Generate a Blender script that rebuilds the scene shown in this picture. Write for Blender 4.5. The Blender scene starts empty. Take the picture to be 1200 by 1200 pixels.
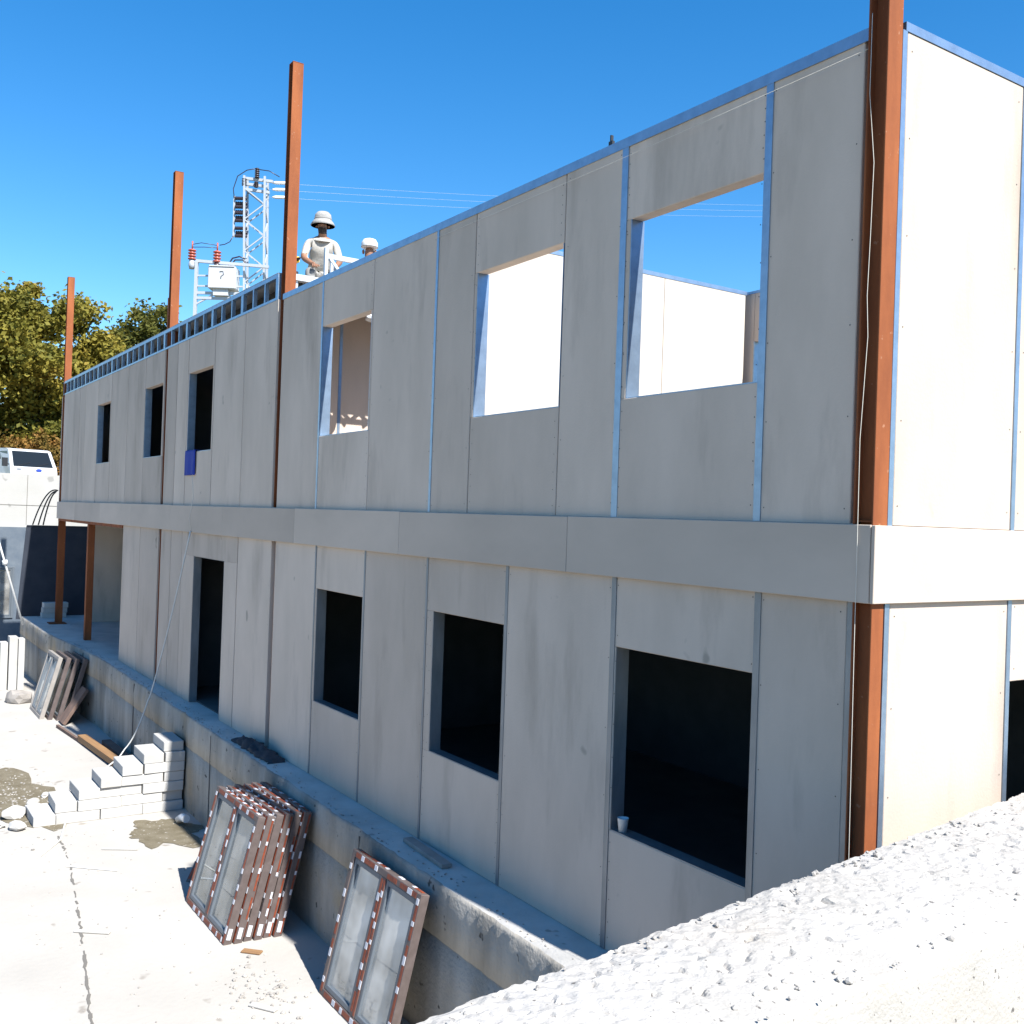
import bpy, bmesh, math, random
from mathutils import Vector, Matrix, noise
random.seed(7)
D = bpy.data
SC = bpy.context.scene
COL = SC.collection
rad = math.radians

# ------------------------------------------------------------------ camera
CAM = Vector((3.115, -4.189, 2.752))
RIGHT = Vector((0.553, 0.833, 0.0345)); UP = Vector((-0.0137, -0.0323, 0.9994)); FWD = Vector((-0.8333, 0.5529, 0.0065))
FPX = 1186.36
FWD.normalize(); RIGHT = (RIGHT - FWD*RIGHT.dot(FWD)).normalized(); UP = RIGHT.cross(FWD).normalized()
cam = D.cameras.new('camera'); co = D.objects.new('camera', cam); COL.objects.link(co)
M = Matrix((RIGHT, UP, -FWD)).transposed().to_4x4(); M.translation = CAM
co.matrix_world = M
cam.sensor_width = 36; cam.lens = FPX/1200*36; cam.clip_end = 2000; cam.clip_start = 0.05
SC.camera = co

def at(x, y, d):            # a point seen at photograph pixel (x, y), d metres along the view axis
    return CAM + (FWD + RIGHT*((x-600)/FPX) - UP*((y-600)/FPX))*d

# ------------------------------------------------------------------ world, sun, exposure
TAN = 1.15                  # sun elevation 49 degrees
SUNV = Vector((1/TAN, 0.085, 1)).normalized()
elev = math.asin(SUNV.z); azim = math.atan2(SUNV.x, SUNV.y)
W = D.worlds.new('World'); SC.world = W; W.use_nodes = True
nt = W.node_tree; nt.nodes.clear()
sky = nt.nodes.new('ShaderNodeTexSky'); sky.sky_type = 'NISHITA'; sky.sun_disc = False
sky.sun_elevation = elev; sky.sun_rotation = azim
sky.altitude = 0; sky.air_density = 1.0; sky.dust_density = 0.15; sky.ozone_density = 3.0
hs = nt.nodes.new('ShaderNodeHueSaturation'); hs.inputs['Saturation'].default_value = 1.38
bg = nt.nodes.new('ShaderNodeBackground'); bg.inputs[1].default_value = 0.094
ow = nt.nodes.new('ShaderNodeOutputWorld')
nt.links.new(sky.outputs[0], hs.inputs['Color']); nt.links.new(hs.outputs[0], bg.inputs[0]); nt.links.new(bg.outputs[0], ow.inputs[0])
sl = D.lights.new('sun', 'SUN'); sl.energy = 5.0; sl.angle = rad(0.5); sl.color = (1.0, 0.985, 0.955)
so = D.objects.new('sun', sl); COL.objects.link(so); so.rotation_euler = SUNV.to_track_quat('Z', 'Y').to_euler()
SC.view_settings.view_transform = 'Standard'; SC.view_settings.look = 'None'
SC.view_settings.exposure = 1.20; SC.view_settings.gamma = 1; SC.view_settings.use_curve_mapping = False

# ------------------------------------------------------------------ materials
def mat(name, base=(.5,.5,.5), rough=.8, metal=0, var=None, scale=4, stretch=(1,1,1), bump=0, bscale=30, rnd=0, var2=None, scale2=1, spots=None, detail=6, spec=.5, stretch2=(1,1,1)):
    m = D.materials.new(name); m.use_nodes = True; t = m.node_tree; N = t.nodes; L = t.links
    b = N['Principled BSDF']; b.inputs['Roughness'].default_value = rough; b.inputs['Metallic'].default_value = metal
    b.inputs['Specular IOR Level'].default_value = spec
    b.inputs['Base Color'].default_value = (*base, 1)
    tc = N.new('ShaderNodeTexCoord'); vec = tc.outputs['Object']
    oi = N.new('ShaderNodeObjectInfo')
    if rnd:
        ad = N.new('ShaderNodeVectorMath'); ad.operation = 'MULTIPLY_ADD'
        L.new(oi.outputs['Random'], ad.inputs[0]); ad.inputs[1].default_value = (31,17,43); L.new(vec, ad.inputs[2]); vec = ad.outputs[0]
    col = None
    def noise_mix(colA, colB, sc, st, lo, hi, prev=None, dt=detail):
        mp = N.new('ShaderNodeMapping'); mp.inputs['Scale'].default_value = st; L.new(vec, mp.inputs[0])
        nz = N.new('ShaderNodeTexNoise'); nz.inputs['Scale'].default_value = sc; nz.inputs['Detail'].default_value = dt; nz.inputs['Roughness'].default_value = .6
        L.new(mp.outputs[0], nz.inputs[0])
        rp = N.new('ShaderNodeValToRGB'); rp.color_ramp.elements[0].position = lo; rp.color_ramp.elements[1].position = hi
        L.new(nz.outputs[0], rp.inputs[0])
        mx = N.new('ShaderNodeMix'); mx.data_type = 'RGBA'; L.new(rp.outputs[0], mx.inputs[0])
        if prev is None: mx.inputs[6].default_value = (*colA, 1)
        else: L.new(prev, mx.inputs[6])
        mx.inputs[7].default_value = (*colB, 1)
        return mx.outputs[2]
    if var: col = noise_mix(base, var, scale, stretch, .35, .7)
    if var2: col = noise_mix(base, var2, scale2, stretch2, .55, .78, col)
    if spots: col = noise_mix(base, spots[0], spots[1], (1,1,1), spots[2], spots[2]+.05, col, 2)
    if rnd:
        mr = N.new('ShaderNodeMapRange'); L.new(oi.outputs['Random'], mr.inputs[0]); mr.inputs[3].default_value = 1-rnd; mr.inputs[4].default_value = 1+rnd
        vm = N.new('ShaderNodeVectorMath'); vm.operation = 'SCALE'
        if col is None: vm.inputs[0].default_value = base
        else: L.new(col, vm.inputs[0])
        L.new(mr.outputs[0], vm.inputs['Scale']); col = vm.outputs[0]
    if col is not None: L.new(col, b.inputs['Base Color'])
    if bump:
        nz = N.new('ShaderNodeTexNoise'); nz.inputs['Scale'].default_value = bscale; nz.inputs['Detail'].default_value = 8; L.new(vec, nz.inputs[0])
        bp = N.new('ShaderNodeBump'); bp.inputs['Strength'].default_value = bump; bp.inputs['Distance'].default_value = .02
        L.new(nz.outputs[0], bp.inputs['Height']); L.new(bp.outputs[0], b.inputs['Normal'])
    return m

MT = {}
MT['board'] = mat('cement_board', (.555,.455,.375), .9, var=(.46,.378,.308), scale=1.5, stretch=(1,1,.4), bump=.08, bscale=60, rnd=.13, var2=(.36,.295,.24), scale2=2.6, stretch2=(1,1,.22), spots=((.33,.28,.23),3.5,.72), spec=.2)
MT['shade_in'] = mat('inside_painted_shade', (.07,.068,.065), .9, var=(.10,.095,.09), scale=2)  # near black colour paints deep shade onto the inside surfaces
MT['board_in'] = mat('cement_board_inside', (.50,.44,.37), .9, var=(.44,.385,.325), scale=1.5, bump=.05, rnd=.04)
MT['fascia'] = mat('fascia_board', (.515,.425,.35), .9, var=(.44,.365,.30), scale=1.3, stretch=(.5,1,1), bump=.04, bscale=60, rnd=.10, spec=.2)
MT['screw'] = mat('screw_head', (.10,.09,.085), .5, .6)
MT['galv'] = mat('galvanised_steel_sky_tint', (.32,.42,.54), .42, .8, var=(.25,.33,.43), scale=9, bump=.03, bscale=20)  # blue sky reflection is tinted into the steel's base colour
MT['galv_dull'] = mat('weathered_galvanised_steel', (.27,.28,.29), .5, .6, var=(.17,.18,.19), scale=6, stretch=(1,1,.3))
MT['galv_white'] = mat('bright_steel', (.50,.52,.54), .5, .3)
MT['primer'] = mat('red_oxide_primer', (.275,.088,.032), .7, var=(.135,.042,.02), scale=3.5, stretch=(1,1,.25), spots=((.30,.14,.08),26,.70), bump=.06, spec=.12)
MT['plinth'] = mat('plinth_concrete', (.36,.33,.285), .95, var=(.17,.155,.13), scale=1.9, stretch=(1.3,1,.35), bump=.5, bscale=30, var2=(.33,.24,.13), scale2=.9, spots=((.07,.06,.05),9,.675))
MT['slab'] = mat('dusty_slab', (.44,.42,.39), .9, var=(.32,.305,.28), scale=2.2, bump=.2, bscale=40, spots=((.24,.23,.21),5,.68))
MT['yard'] = mat('yard_concrete', (.38,.355,.318), .92, var=(.33,.308,.275), scale=.7, bump=.2, bscale=18, var2=(.32,.29,.25), scale2=.45, spots=((.24,.215,.185),3.5,.675), detail=10)
MT['wallc'] = mat('rough_concrete', (.375,.352,.32), .95, var=(.315,.293,.26), scale=5, bump=.3, bscale=80, spots=((.10,.09,.08),44,.675), var2=(.34,.30,.25), scale2=1.2)  # dark specks paint the small shadows in pits of the rough top
MT['stone'] = mat('gravel_stone', (.38,.355,.32), .9, var=(.17,.155,.14), scale=9)
MT['aac'] = mat('aerated_block', (.42,.405,.38), .95, var=(.365,.35,.32), scale=4, bump=.15, bscale=80, rnd=.07)
MT['sand'] = mat('wet_sand', (.16,.135,.09), .85, var=(.10,.08,.045), scale=6, bump=.5, bscale=40, spots=((.32,.29,.25),18,.64))
MT['crack'] = mat('dark_crack', (.13,.12,.105), .95)
MT['retain'] = mat('retaining_concrete', (.37,.355,.33), .9, var=(.33,.315,.285), scale=.8, bump=.1, spots=((.25,.24,.22),2.5,.68))
MT['coated'] = mat('blue_grey_coating', (.085,.105,.13), .8, var=(.125,.145,.165), scale=3, spec=.2)
MT['membrane'] = mat('dark_membrane', (.025,.03,.042), .8, var=(.035,.04,.052), scale=3, spec=.2)
MT['pvc'] = mat('brown_grey_profile', (.085,.066,.06), .5, var=(.12,.095,.088), scale=10, spec=.3)
MT['gasket'] = mat('dark_grey_profile', (.10,.115,.13), .4)
MT['film'] = mat('orange_film', (.24,.055,.022), .5, var=(.12,.028,.016), scale=16, spec=.3)
MT['whitefilm'] = mat('white_film', (.50,.50,.53), .5)
MT['wood'] = mat('wood_plank', (.26,.145,.06), .8, var=(.19,.10,.045), scale=4, stretch=(.3,6,6))
MT['oldwood'] = mat('dark_plank', (.10,.065,.05), .85, var=(.16,.10,.075), scale=5)
MT['greywood'] = mat('grey_plank', (.22,.20,.18), .85, var=(.30,.27,.24), scale=5)
MT['black'] = mat('black_plastic', (.015,.015,.017), .5)
MT['darkrag'] = mat('dark_rag', (.03,.033,.04), .9, bump=.6, bscale=15)
MT['blue'] = mat('blue_cloth', (.008,.03,.27), .8, bump=.2)
MT['white'] = mat('white_plastic', (.60,.60,.59), .5)
MT['cable'] = mat('white_cable_sheath', (.55,.54,.51), .6)
MT['cord'] = mat('pale_string', (.62,.58,.50), .9)
MT['paint'] = mat('white_vehicle_paint', (.46,.47,.48), .35)
MT['lead'] = mat('grey_plastic', (.10,.10,.11), .6)
MT['badge'] = mat('blue_badge', (.03,.06,.35), .35)
MT['tyre'] = mat('tyre_rubber', (.02,.02,.02), .85)
MT['redlite'] = mat('red_lens', (.5,.03,.02), .3)
MT['lens'] = mat('headlight_lens', (.6,.6,.6), .15)
MT['steelw'] = mat('pale_tower_steel', (.40,.42,.44), .5, .2)
MT['ins'] = mat('dark_insulator', (.03,.02,.025), .35)
MT['insred'] = mat('red_bushing', (.40,.085,.05), .4)
MT['skin'] = mat('tanned_skin', (.24,.115,.065), .6)
MT['beard'] = mat('dark_hair', (.035,.025,.02), .9)
MT['shirt'] = mat('cream_shirt', (.42,.395,.35), .9, bump=.4, bscale=14, var=(.34,.32,.285), scale=9)
MT['trouser'] = mat('grey_trousers', (.20,.195,.185), .9, bump=.3, bscale=12)
MT['shoe'] = mat('dark_shoes', (.05,.045,.04), .7)
MT['hat'] = mat('pale_hat', (.34,.33,.31), .9, var=(.20,.195,.185), scale=11, stretch=(.6,.6,3), bump=.4, bscale=20)
MT['bark'] = mat('tree_bark', (.09,.07,.05), .95, bump=.5, bscale=10)
MT['yellow'] = mat('yellow_plastic', (.72,.45,.02), .4)
MT['upper'] = mat('upper_terrain', (.16,.14,.09), .95, var=(.12,.115,.06), scale=.4)
MT['earth'] = mat('added_dark_earth', (.10,.085,.06), .95, var=(.07,.075,.035), scale=.5, bump=.3)  # kept dark so the unseen ground bounces little light
MT['grass'] = mat('rough_ground', (.16,.14,.10), .95, var=(.22,.20,.16), scale=2, bump=.4)

def glass_mat(name, tint, mixf):
    m = D.materials.new(name); m.use_nodes = True; t = m.node_tree; N = t.nodes; L = t.links
    N.remove(N['Principled BSDF'])
    tr = N.new('ShaderNodeBsdfTransparent'); tr.inputs[0].default_value = (*tint, 1)
    gl = N.new('ShaderNodeBsdfGlossy'); gl.inputs[0].default_value = (.9,.95,.95,1); gl.inputs['Roughness'].default_value = .02
    df = N.new('ShaderNodeBsdfDiffuse'); df.inputs[0].default_value = (.55,.53,.49,1)
    tc = N.new('ShaderNodeTexCoord'); nz = N.new('ShaderNodeTexNoise'); nz.inputs['Scale'].default_value = 3.0; L.new(tc.outputs['Object'], nz.inputs[0])
    mr = N.new('ShaderNodeMapRange'); mr.inputs[1].default_value = .3; mr.inputs[2].default_value = .75; mr.inputs[3].default_value = mixf*.5; mr.inputs[4].default_value = mixf*1.5
    L.new(nz.outputs[0], mr.inputs[0])
    m1 = N.new('ShaderNodeMixShader'); L.new(mr.outputs[0], m1.inputs[0]); L.new(tr.outputs[0], m1.inputs[1]); L.new(df.outputs[0], m1.inputs[2])
    fr = N.new('ShaderNodeFresnel'); fr.inputs[0].default_value = 1.6
    ml = N.new('ShaderNodeMath'); ml.operation = 'MULTIPLY_ADD'; ml.inputs[1].default_value = 1.0; ml.inputs[2].default_value = .08; L.new(fr.outputs[0], ml.inputs[0])
    mx = N.new('ShaderNodeMixShader'); L.new(ml.outputs[0], mx.inputs[0]); L.new(m1.outputs[0], mx.inputs[1]); L.new(gl.outputs[0], mx.inputs[2])
    L.new(mx.outputs[0], N['Material Output'].inputs[0]); return m
MT['glass'] = glass_mat('dusty_window_glass', (.78,.85,.84), .40)
MT['glass2'] = glass_mat('very_dusty_window_glass', (.78,.82,.80), .78)
MT['wind'] = mat('dark_vehicle_glass', (.012,.016,.02), .12, spec=.25)

def leaf_mat(name, cols, scale):
    m = D.materials.new(name); m.use_nodes = True; t = m.node_tree; N = t.nodes; L = t.links
    b = N['Principled BSDF']; b.inputs['Roughness'].default_value = .7; b.inputs['Specular IOR Level'].default_value = .2
    tc = N.new('ShaderNodeTexCoord'); nz = N.new('ShaderNodeTexNoise'); nz.inputs['Scale'].default_value = scale; nz.inputs['Detail'].default_value = 5; L.new(tc.outputs['Object'], nz.inputs[0])
    rp = N.new('ShaderNodeValToRGB'); r = rp.color_ramp
    r.elements[0].position = .3; r.elements[0].color = (*cols[0],1); r.elements[1].position = .72; r.elements[1].color = (*cols[-1],1)
    for i, c in enumerate(cols[1:-1]):
        e = r.elements.new(.3+.42*(i+1)/(len(cols)-1)); e.color = (*c,1)
    L.new(nz.outputs[0], rp.inputs[0]); L.new(rp.outputs[0], b.inputs['Base Color'])
    tl = N.new('ShaderNodeBsdfTranslucent'); L.new(rp.outputs[0], tl.inputs[0])
    mx = N.new('ShaderNodeMixShader'); mx.inputs[0].default_value = .25; L.new(b.outputs[0], mx.inputs[1]); L.new(tl.outputs[0], mx.inputs[2])
    L.new(mx.outputs[0], N['Material Output'].inputs[0]); return m
MT['leafA'] = leaf_mat('autumn_leaves', [(.06,.07,.014),(.155,.14,.022),(.25,.20,.032),(.25,.15,.03)], .45)
MT['leafB'] = leaf_mat('green_gold_leaves', [(.04,.055,.012),(.10,.10,.018),(.18,.15,.025)], .5)
MT['leafC'] = leaf_mat('rust_leaves', [(.07,.07,.014),(.16,.10,.022),(.25,.12,.03),(.20,.16,.03)], .7)

# ------------------------------------------------------------------ mesh helpers
class MB:
    def __init__(s): s.v = []; s.f = []; s.m = []; s.sm = []
    def add(s, vs, fs, mi=0, smooth=False):
        o = len(s.v); s.v += [Vector(v) for v in vs]
        for f in fs: s.f.append([o+i for i in f]); s.m.append(mi); s.sm.append(smooth)
        return s
    def box(s, x0, x1, y0, y1, z0, z1, mi=0, mx=None):
        vs = [(x0,y0,z0),(x1,y0,z0),(x1,y1,z0),(x0,y1,z0),(x0,y0,z1),(x1,y0,z1),(x1,y1,z1),(x0,y1,z1)]
        if mx is not None: vs = [mx @ Vector(v) for v in vs]
        return s.add(vs, [(0,3,2,1),(4,5,6,7),(0,1,5,4),(1,2,6,5),(2,3,7,6),(3,0,4,7)], mi)
    def cbox(s, x0, x1, y0, y1, z0, z1, c=.004, mi=0, mx=None):   # box with chamfered edges
        bm = bmesh.new(); bmesh.ops.create_cube(bm, size=1)
        for v in bm.verts: v.co = Vector(((x0+x1)/2+v.co.x*(x1-x0), (y0+y1)/2+v.co.y*(y1-y0), (z0+z1)/2+v.co.z*(z1-z0)))
        bmesh.ops.bevel(bm, geom=bm.edges[:], offset=c, segments=1, affect='EDGES')
        bm.verts.ensure_lookup_table()
        vs = [v.co.copy() for v in bm.verts]; fs = [[v.index for v in f.verts] for f in bm.faces]
        if mx is not None: vs = [mx @ v for v in vs]
        bm.free(); return s.add(vs, fs, mi)
    def bar(s, a, b, w, h=None, mi=0, up=(0,0,1)):
        a = Vector(a); b = Vector(b); h = h or w; d = (b-a).normalized(); upv = Vector(up)
        if abs(d.dot(upv)) > .98: upv = Vector((0,1,0))
        x = d.cross(upv).normalized()*w/2; y = x.cross(d).normalized()*h/2
        vs = [a-x-y,a+x-y,a+x+y,a-x+y,b-x-y,b+x-y,b+x+y,b-x+y]
        return s.add(vs, [(0,3,2,1),(4,5,6,7),(0,1,5,4),(1,2,6,5),(2,3,7,6),(3,0,4,7)], mi)
    def tube(s, pts, r, n=8, mi=0, caps=True):
        pts = [Vector(p) for p in pts]; rs = r if isinstance(r, (list,tuple)) else [r]*len(pts)
        o = len(s.v); prev = None
        for i, p in enumerate(pts):
            d = (pts[min(i+1,len(pts)-1)]-pts[max(i-1,0)]).normalized()
            if prev is None:
                ref = Vector((0,0,1)) if abs(d.z) < .9 else Vector((1,0,0)); x = d.cross(ref).normalized()
            else: x = (prev - d*prev.dot(d)).normalized()
            prev = x; y = d.cross(x)
            for k in range(n): s.v.append(p + (x*math.cos(2*math.pi*k/n)+y*math.sin(2*math.pi*k/n))*rs[i])
        for i in range(len(pts)-1):
            for k in range(n):
                a = o+i*n+k; b = o+i*n+(k+1)%n; s.f.append([a,b,b+n,a+n]); s.m.append(mi); s.sm.append(True)
        if caps:
            s.f.append([o+k for k in range(n)][::-1]); s.m.append(mi); s.sm.append(False)
            s.f.append([o+(len(pts)-1)*n+k for k in range(n)]); s.m.append(mi); s.sm.append(False)
        return s
    def lathe(s, prof, c=(0,0,0), n=16, mi=0, mx=None):
        o = len(s.v); c = Vector(c)
        for r, z in prof:
            for k in range(n):
                p = Vector((r*math.cos(2*math.pi*k/n), r*math.sin(2*math.pi*k/n), z))
                if mx is not None: p = mx @ p
                s.v.append(c+p)
        for i in range(len(prof)-1):
            for k in range(n):
                a = o+i*n+k; b = o+i*n+(k+1)%n; s.f.append([a,b,b+n,a+n]); s.m.append(mi); s.sm.append(True)
        for i, fl in ((0,True),(len(prof)-1,False)):
            f = [o+i*n+k for k in range(n)]; s.f.append(f[::-1] if fl else f); s.m.append(mi); s.sm.append(False)
        return s
    def rock(s, c, r, sx=1, sy=1, sz=.7, seed=0, mi=0, sub=1):
        bm = bmesh.new(); bmesh.ops.create_icosphere(bm, subdivisions=sub, radius=1)
        rz = Matrix.Rotation(seed*1.7, 3, 'Z')
        for v in bm.verts:
            k = 1+.38*noise.noise(v.co*1.5+Vector((seed*3.1,seed*.7,0)))
            v.co = rz @ Vector((v.co.x*r*sx*k, v.co.y*r*sy*k, v.co.z*r*sz*k))
        s.add([v.co+Vector(c) for v in bm.verts], [[v.index for v in f.verts] for f in bm.faces], mi); bm.free(); return s
    def build(s, name, mats, parent=None, origin=None):
        if not isinstance(mats, (list,tuple)): mats = [mats]
        me = D.meshes.new(name); og = Vector(origin) if origin is not None else Vector((0,0,0))
        me.from_pydata([tuple(v-og) for v in s.v], [], s.f)
        for m in mats: me.materials.append(m)
        me.polygons.foreach_set('material_index', s.m); me.polygons.foreach_set('use_smooth', s.sm); me.update()
        o = D.objects.new(name, me); COL.objects.link(o)
        if parent is not None: o.parent = parent
        o.location = og
        return o

def tag(o, label=None, cat=None, group=None, kind=None):
    if label: o['label'] = label
    if cat: o['category'] = cat
    if group: o['group'] = group
    if kind: o['kind'] = kind
    return o
def empty(name, loc, label, cat, group=None, rot=(0,0,0)):
    o = D.objects.new(name, None); COL.objects.link(o); o.location = loc; o.rotation_euler = rot; o.empty_display_size = .2
    return tag(o, label, cat, group)
def copy_tree(o, parent=None):
    c = o.copy(); COL.objects.link(c)
    if parent is not None: c.parent = parent
    for ch in list(o.children): copy_tree(ch, c)
    return c

GZ = -1.22      # yard level
# ------------------------------------------------------------------ setting: yard, terrain, sky is the world
b = MB(); b.add([(-27.6,-11,GZ),(1.7,-11,GZ),(1.7,4.6,GZ),(-27.6,4.6,GZ)], [(0,1,2,3)])  # unseen outer part of the yard is extended to bounce light onto the facade
tag(b.build('yard_ground', MT['yard']), kind='structure')
b = MB(); b.add([(-27.6,-300,GZ-.06),(400,-300,GZ-.06),(400,300,GZ-.06),(-27.6,300,GZ-.06)], [(0,1,2,3)])  # unseen dark earth added to cut light bouncing onto the long side
tag(b.build('added_dark_ground', MT['earth']), kind='structure')
b = MB(); b.add([(-900,-700,3.0),(-28.2,-700,3.0),(-28.2,700,3.0),(-900,700,3.3)], [(0,1,2,3)])
tag(b.build('upper_terrain', MT['upper']), kind='structure')
# ground where the photographer stands
b = MB()
b.add([(1.6,-40,1.05),(60,-40,1.05),(60,2.4,1.05),(1.1,2.4,1.05), (1.6,-40,GZ-.1),(60,-40,GZ-.1),(60,2.4,GZ-.1),(1.1,2.4,GZ-.1)],
      [(0,1,2,3),(4,5,1,0),(5,6,2,1),(6,7,3,2)])
tag(b.build('bank', MT['grass']), kind='structure')

# worn joint in the yard slab and thin patches of spilled sand
b = MB(); pts = [(-9.9,-1.89),(-9.7,-1.906),(-8.9,-1.937),(-7.58,-2.106),(-6.52,-2.248),(-5.3,-2.43),(-4.2,-2.6)]
P2 = []
for i in range(len(pts)-1):
    for k in range(14):
        t = k/14; P2.append((pts[i][0]*(1-t)+pts[i+1][0]*t, pts[i][1]*(1-t)+pts[i+1][1]*t+random.uniform(-.012,.012)))
for i in range(len(P2)-1):
    if random.random() < .18: continue
    w = random.uniform(.004,.016); (x0,y0),(x1,y1) = P2[i],P2[i+1]
    b.add([(x0,y0-w,GZ+.004),(x1,y1-w,GZ+.004),(x1,y1+w,GZ+.004),(x0,y0+w,GZ+.004)], [(0,1,2,3)])
tag(b.build('slab_joint', MT['crack']), kind='structure')
def blob(cx, cy, rx, ry, rot, seed, z):
    b = MB(); n = 60; vs = [(cx,cy,z)]
    for k in range(n):
        a = 2*math.pi*k/n; q = 1+.55*noise.noise((math.cos(a)*1.6+seed, math.sin(a)*1.6, 0))+.2*noise.noise((math.cos(a)*6+seed, math.sin(a)*6, 3))
        x, y = rx*q*math.cos(a), ry*q*math.sin(a)
        vs.append((cx+x*math.cos(rot)-y*math.sin(rot), cy+x*math.sin(rot)+y*math.cos(rot), z))
    b.add(vs, [(0,1+k,1+(k+1)%n) for k in range(n)]); return b
tag(blob(-12.0,-2.15,1.6,.62,.25,1.5,GZ+.006).build('sand_patch', MT['sand']), kind='structure')
tag(blob(-9.45,-.75,.55,.42,0,4.2,GZ+.006).build('sand_patch', MT['sand']), kind='structure')

# ------------------------------------------------------------------ the building
BLD = empty('prefab_building', (0,0,0), 'two storey building of grey cement board panels on a steel frame, without windows, partly roofless', 'building')
ZB, ZT, ZP = 2.40, 2.78, 5.22
TH = .10
def screws(b, x0, x1, z0, z1, axis, pos):
    for zz in [z0+.08+(z1-z0-.16)*k/5 for k in range(6)] if z1-z0 > .5 else [z0+.06, z1-.06]:
        for xx in (x0+.035, x1-.035):
            r = .0042; n = 6; xx += random.uniform(-.006,.006); zq = zz+random.uniform(-.02,.02)
            if axis == 'A': vs = [(xx+r*math.cos(t*math.pi/3), pos-.0015, zq+r*math.sin(t*math.pi/3)) for t in range(n)]
            else: vs = [(pos+.0015, xx+r*math.cos(t*math.pi/3), zq+r*math.sin(t*math.pi/3)) for t in range(n)]
            b.add(vs, [tuple(range(n))], 1)
def panelA(x0, x1, z0, z1, name='wall_panel', g=.006, Y=0):
    dy = random.uniform(0, .004); g = .013 if (x1 < -7 and g > .002) else g
    b = MB().cbox(x0+g, x1-g, Y+dy, Y+TH, z0, z1, .004)
    if x1 > -9 and Y == 0: screws(b, x0+g, x1-g, z0, z1, 'A', dy)
    return b.build(name, [MT['board'], MT['screw']], BLD, ((x0+x1)/2, Y, (z0+z1)/2))
def panelB(y0, y1, z0, z1, name='wall_panel', g=.006, X=0):
    b = MB().cbox(X-TH, X, y0+g, y1-g, z0, z1, .004)
    if X == 0: screws(b, y0+g, y1-g, z0, z1, 'B', 0)
    return b.build(name, [MT['board'], MT['screw']], BLD, (X, (y0+y1)/2, (z0+z1)/2))
def stud(x, z0, z1, w, mt='galv_dull', Y0=.055):
    return MB().box(x-w/2, x+w/2, Y0, TH-.004, z0, z1).build('steel_stud', MT[mt], BLD, (x,0,(z0+z1)/2))
def lining(x0, x1, z0, z1, mt='galv', Y=0, sill=True):
    b = MB(); t = .006; y0, y1 = Y+.006, Y+TH+.012
    b.box(x0, x0+t, y0, y1, z0+t, z1); b.box(x1-t, x1, y0, y1, z0+t, z1)
    if sill: b.box(x0, x1, y0, y1, z0, z0+t)
    else: b.box(x0, x1, y0, y1, z1-t, z1)
    return b.build('opening_lining', MT[mt], BLD, ((x0+x1)/2, Y, z0))

# upper storey, long side (x is negative along the facade)
wins_u = [(-1.93,-.80,-2.0,-.77), (-3.82,-2.66,-3.86,-2.65), (-6.93,-5.76,-6.95,-5.72), (-11.86,-10.70,-11.9,-10.65), (-14.40,-13.28,-14.42,-13.22), (-18.15,-17.02,-18.17,-16.95)]
Z0U, Z1U = 3.55, 4.71
for (a,c,p0,p1) in wins_u:
    panelA(p0, p1, Z1U, ZP); panelA(p0, p1, ZT, Z0U)
    if a-p0 > .025: panelA(p0, a, Z0U, Z1U, g=.001)
    if p1-c > .025: panelA(c, p1, Z0U, Z1U, g=.001)
    lining(a, c, Z0U, Z1U)
for (p0,p1) in [(-.77,-.15),(-2.65,-2.0),(-4.48,-3.86),(-5.72,-4.48),(-8.13,-6.95),(-9.42,-8.27),(-10.65,-9.42),(-12.48,-11.9),(-13.07,-12.48),(-15.65,-14.42),(-16.95,-15.65),(-19.4,-18.17),(-20.0,-19.4),(-20.7,-20.0),(-21.83,-20.7)]:
    panelA(p0, p1, ZT, ZP)
for x, w in [(-.77,.05),(-2.0,.06),(-4.48,.034),(-5.72,.03),(-6.95,.034),(-2.65,.012),(-3.86,.012),(-9.42,.016),(-10.65,.022),(-11.9,.022),(-12.48,.018),(-14.42,.02),(-15.65,.02),(-16.95,.02),(-18.17,.02),(-19.4,.018),(-20.0,.014),(-20.7,.014),(-.135,.03)]:
    if w > .03:   # exposed profile, lies proud of the boards
        MB().box(x-w/2, x+w/2, -.004, .09, ZT, ZP).build('steel_stud', MT['galv'], BLD, (x,0,4))
    else: stud(x, ZT, ZP, w+.012, 'galv_dull')
# lower storey, long side
wins_l = [(-1.94,-.76,-1.97,-.74), (-4.35,-3.26,-4.47,-3.23), (-6.85,-5.74,-6.9,-5.70)]
Z0L, Z1L = .77, 1.95
for (a,c,p0,p1) in wins_l:
    panelA(p0, p1, Z1L, ZB+.02); panelA(p0, p1, 0, Z0L)
    if a-p0 > .025: panelA(p0, a, Z0L, Z1L, g=.001)
    if p1-c > .025: panelA(c, p1, Z0L, Z1L, g=.001)
    lining(a, c, Z0L, Z1L, 'galv_dull')
panelA(-11.92,-9.42, 2.07, ZB+.02); panelA(-11.92,-11.3, 0, 2.07); panelA(-9.95,-9.42, 0, 2.07); lining(-11.3,-9.95, 0, 2.07, 'galv_dull', sill=False)
for (p0,p1) in [(-.74,-.15),(-3.23,-1.97),(-5.70,-4.47),(-8.10,-6.9),(-9.42,-8.22),(-12.52,-11.92),(-13.10,-12.52),(-14.42,-13.24),(-15.65,-14.42)]:
    panelA(p0, p1, 0, ZB+.02)
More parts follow.
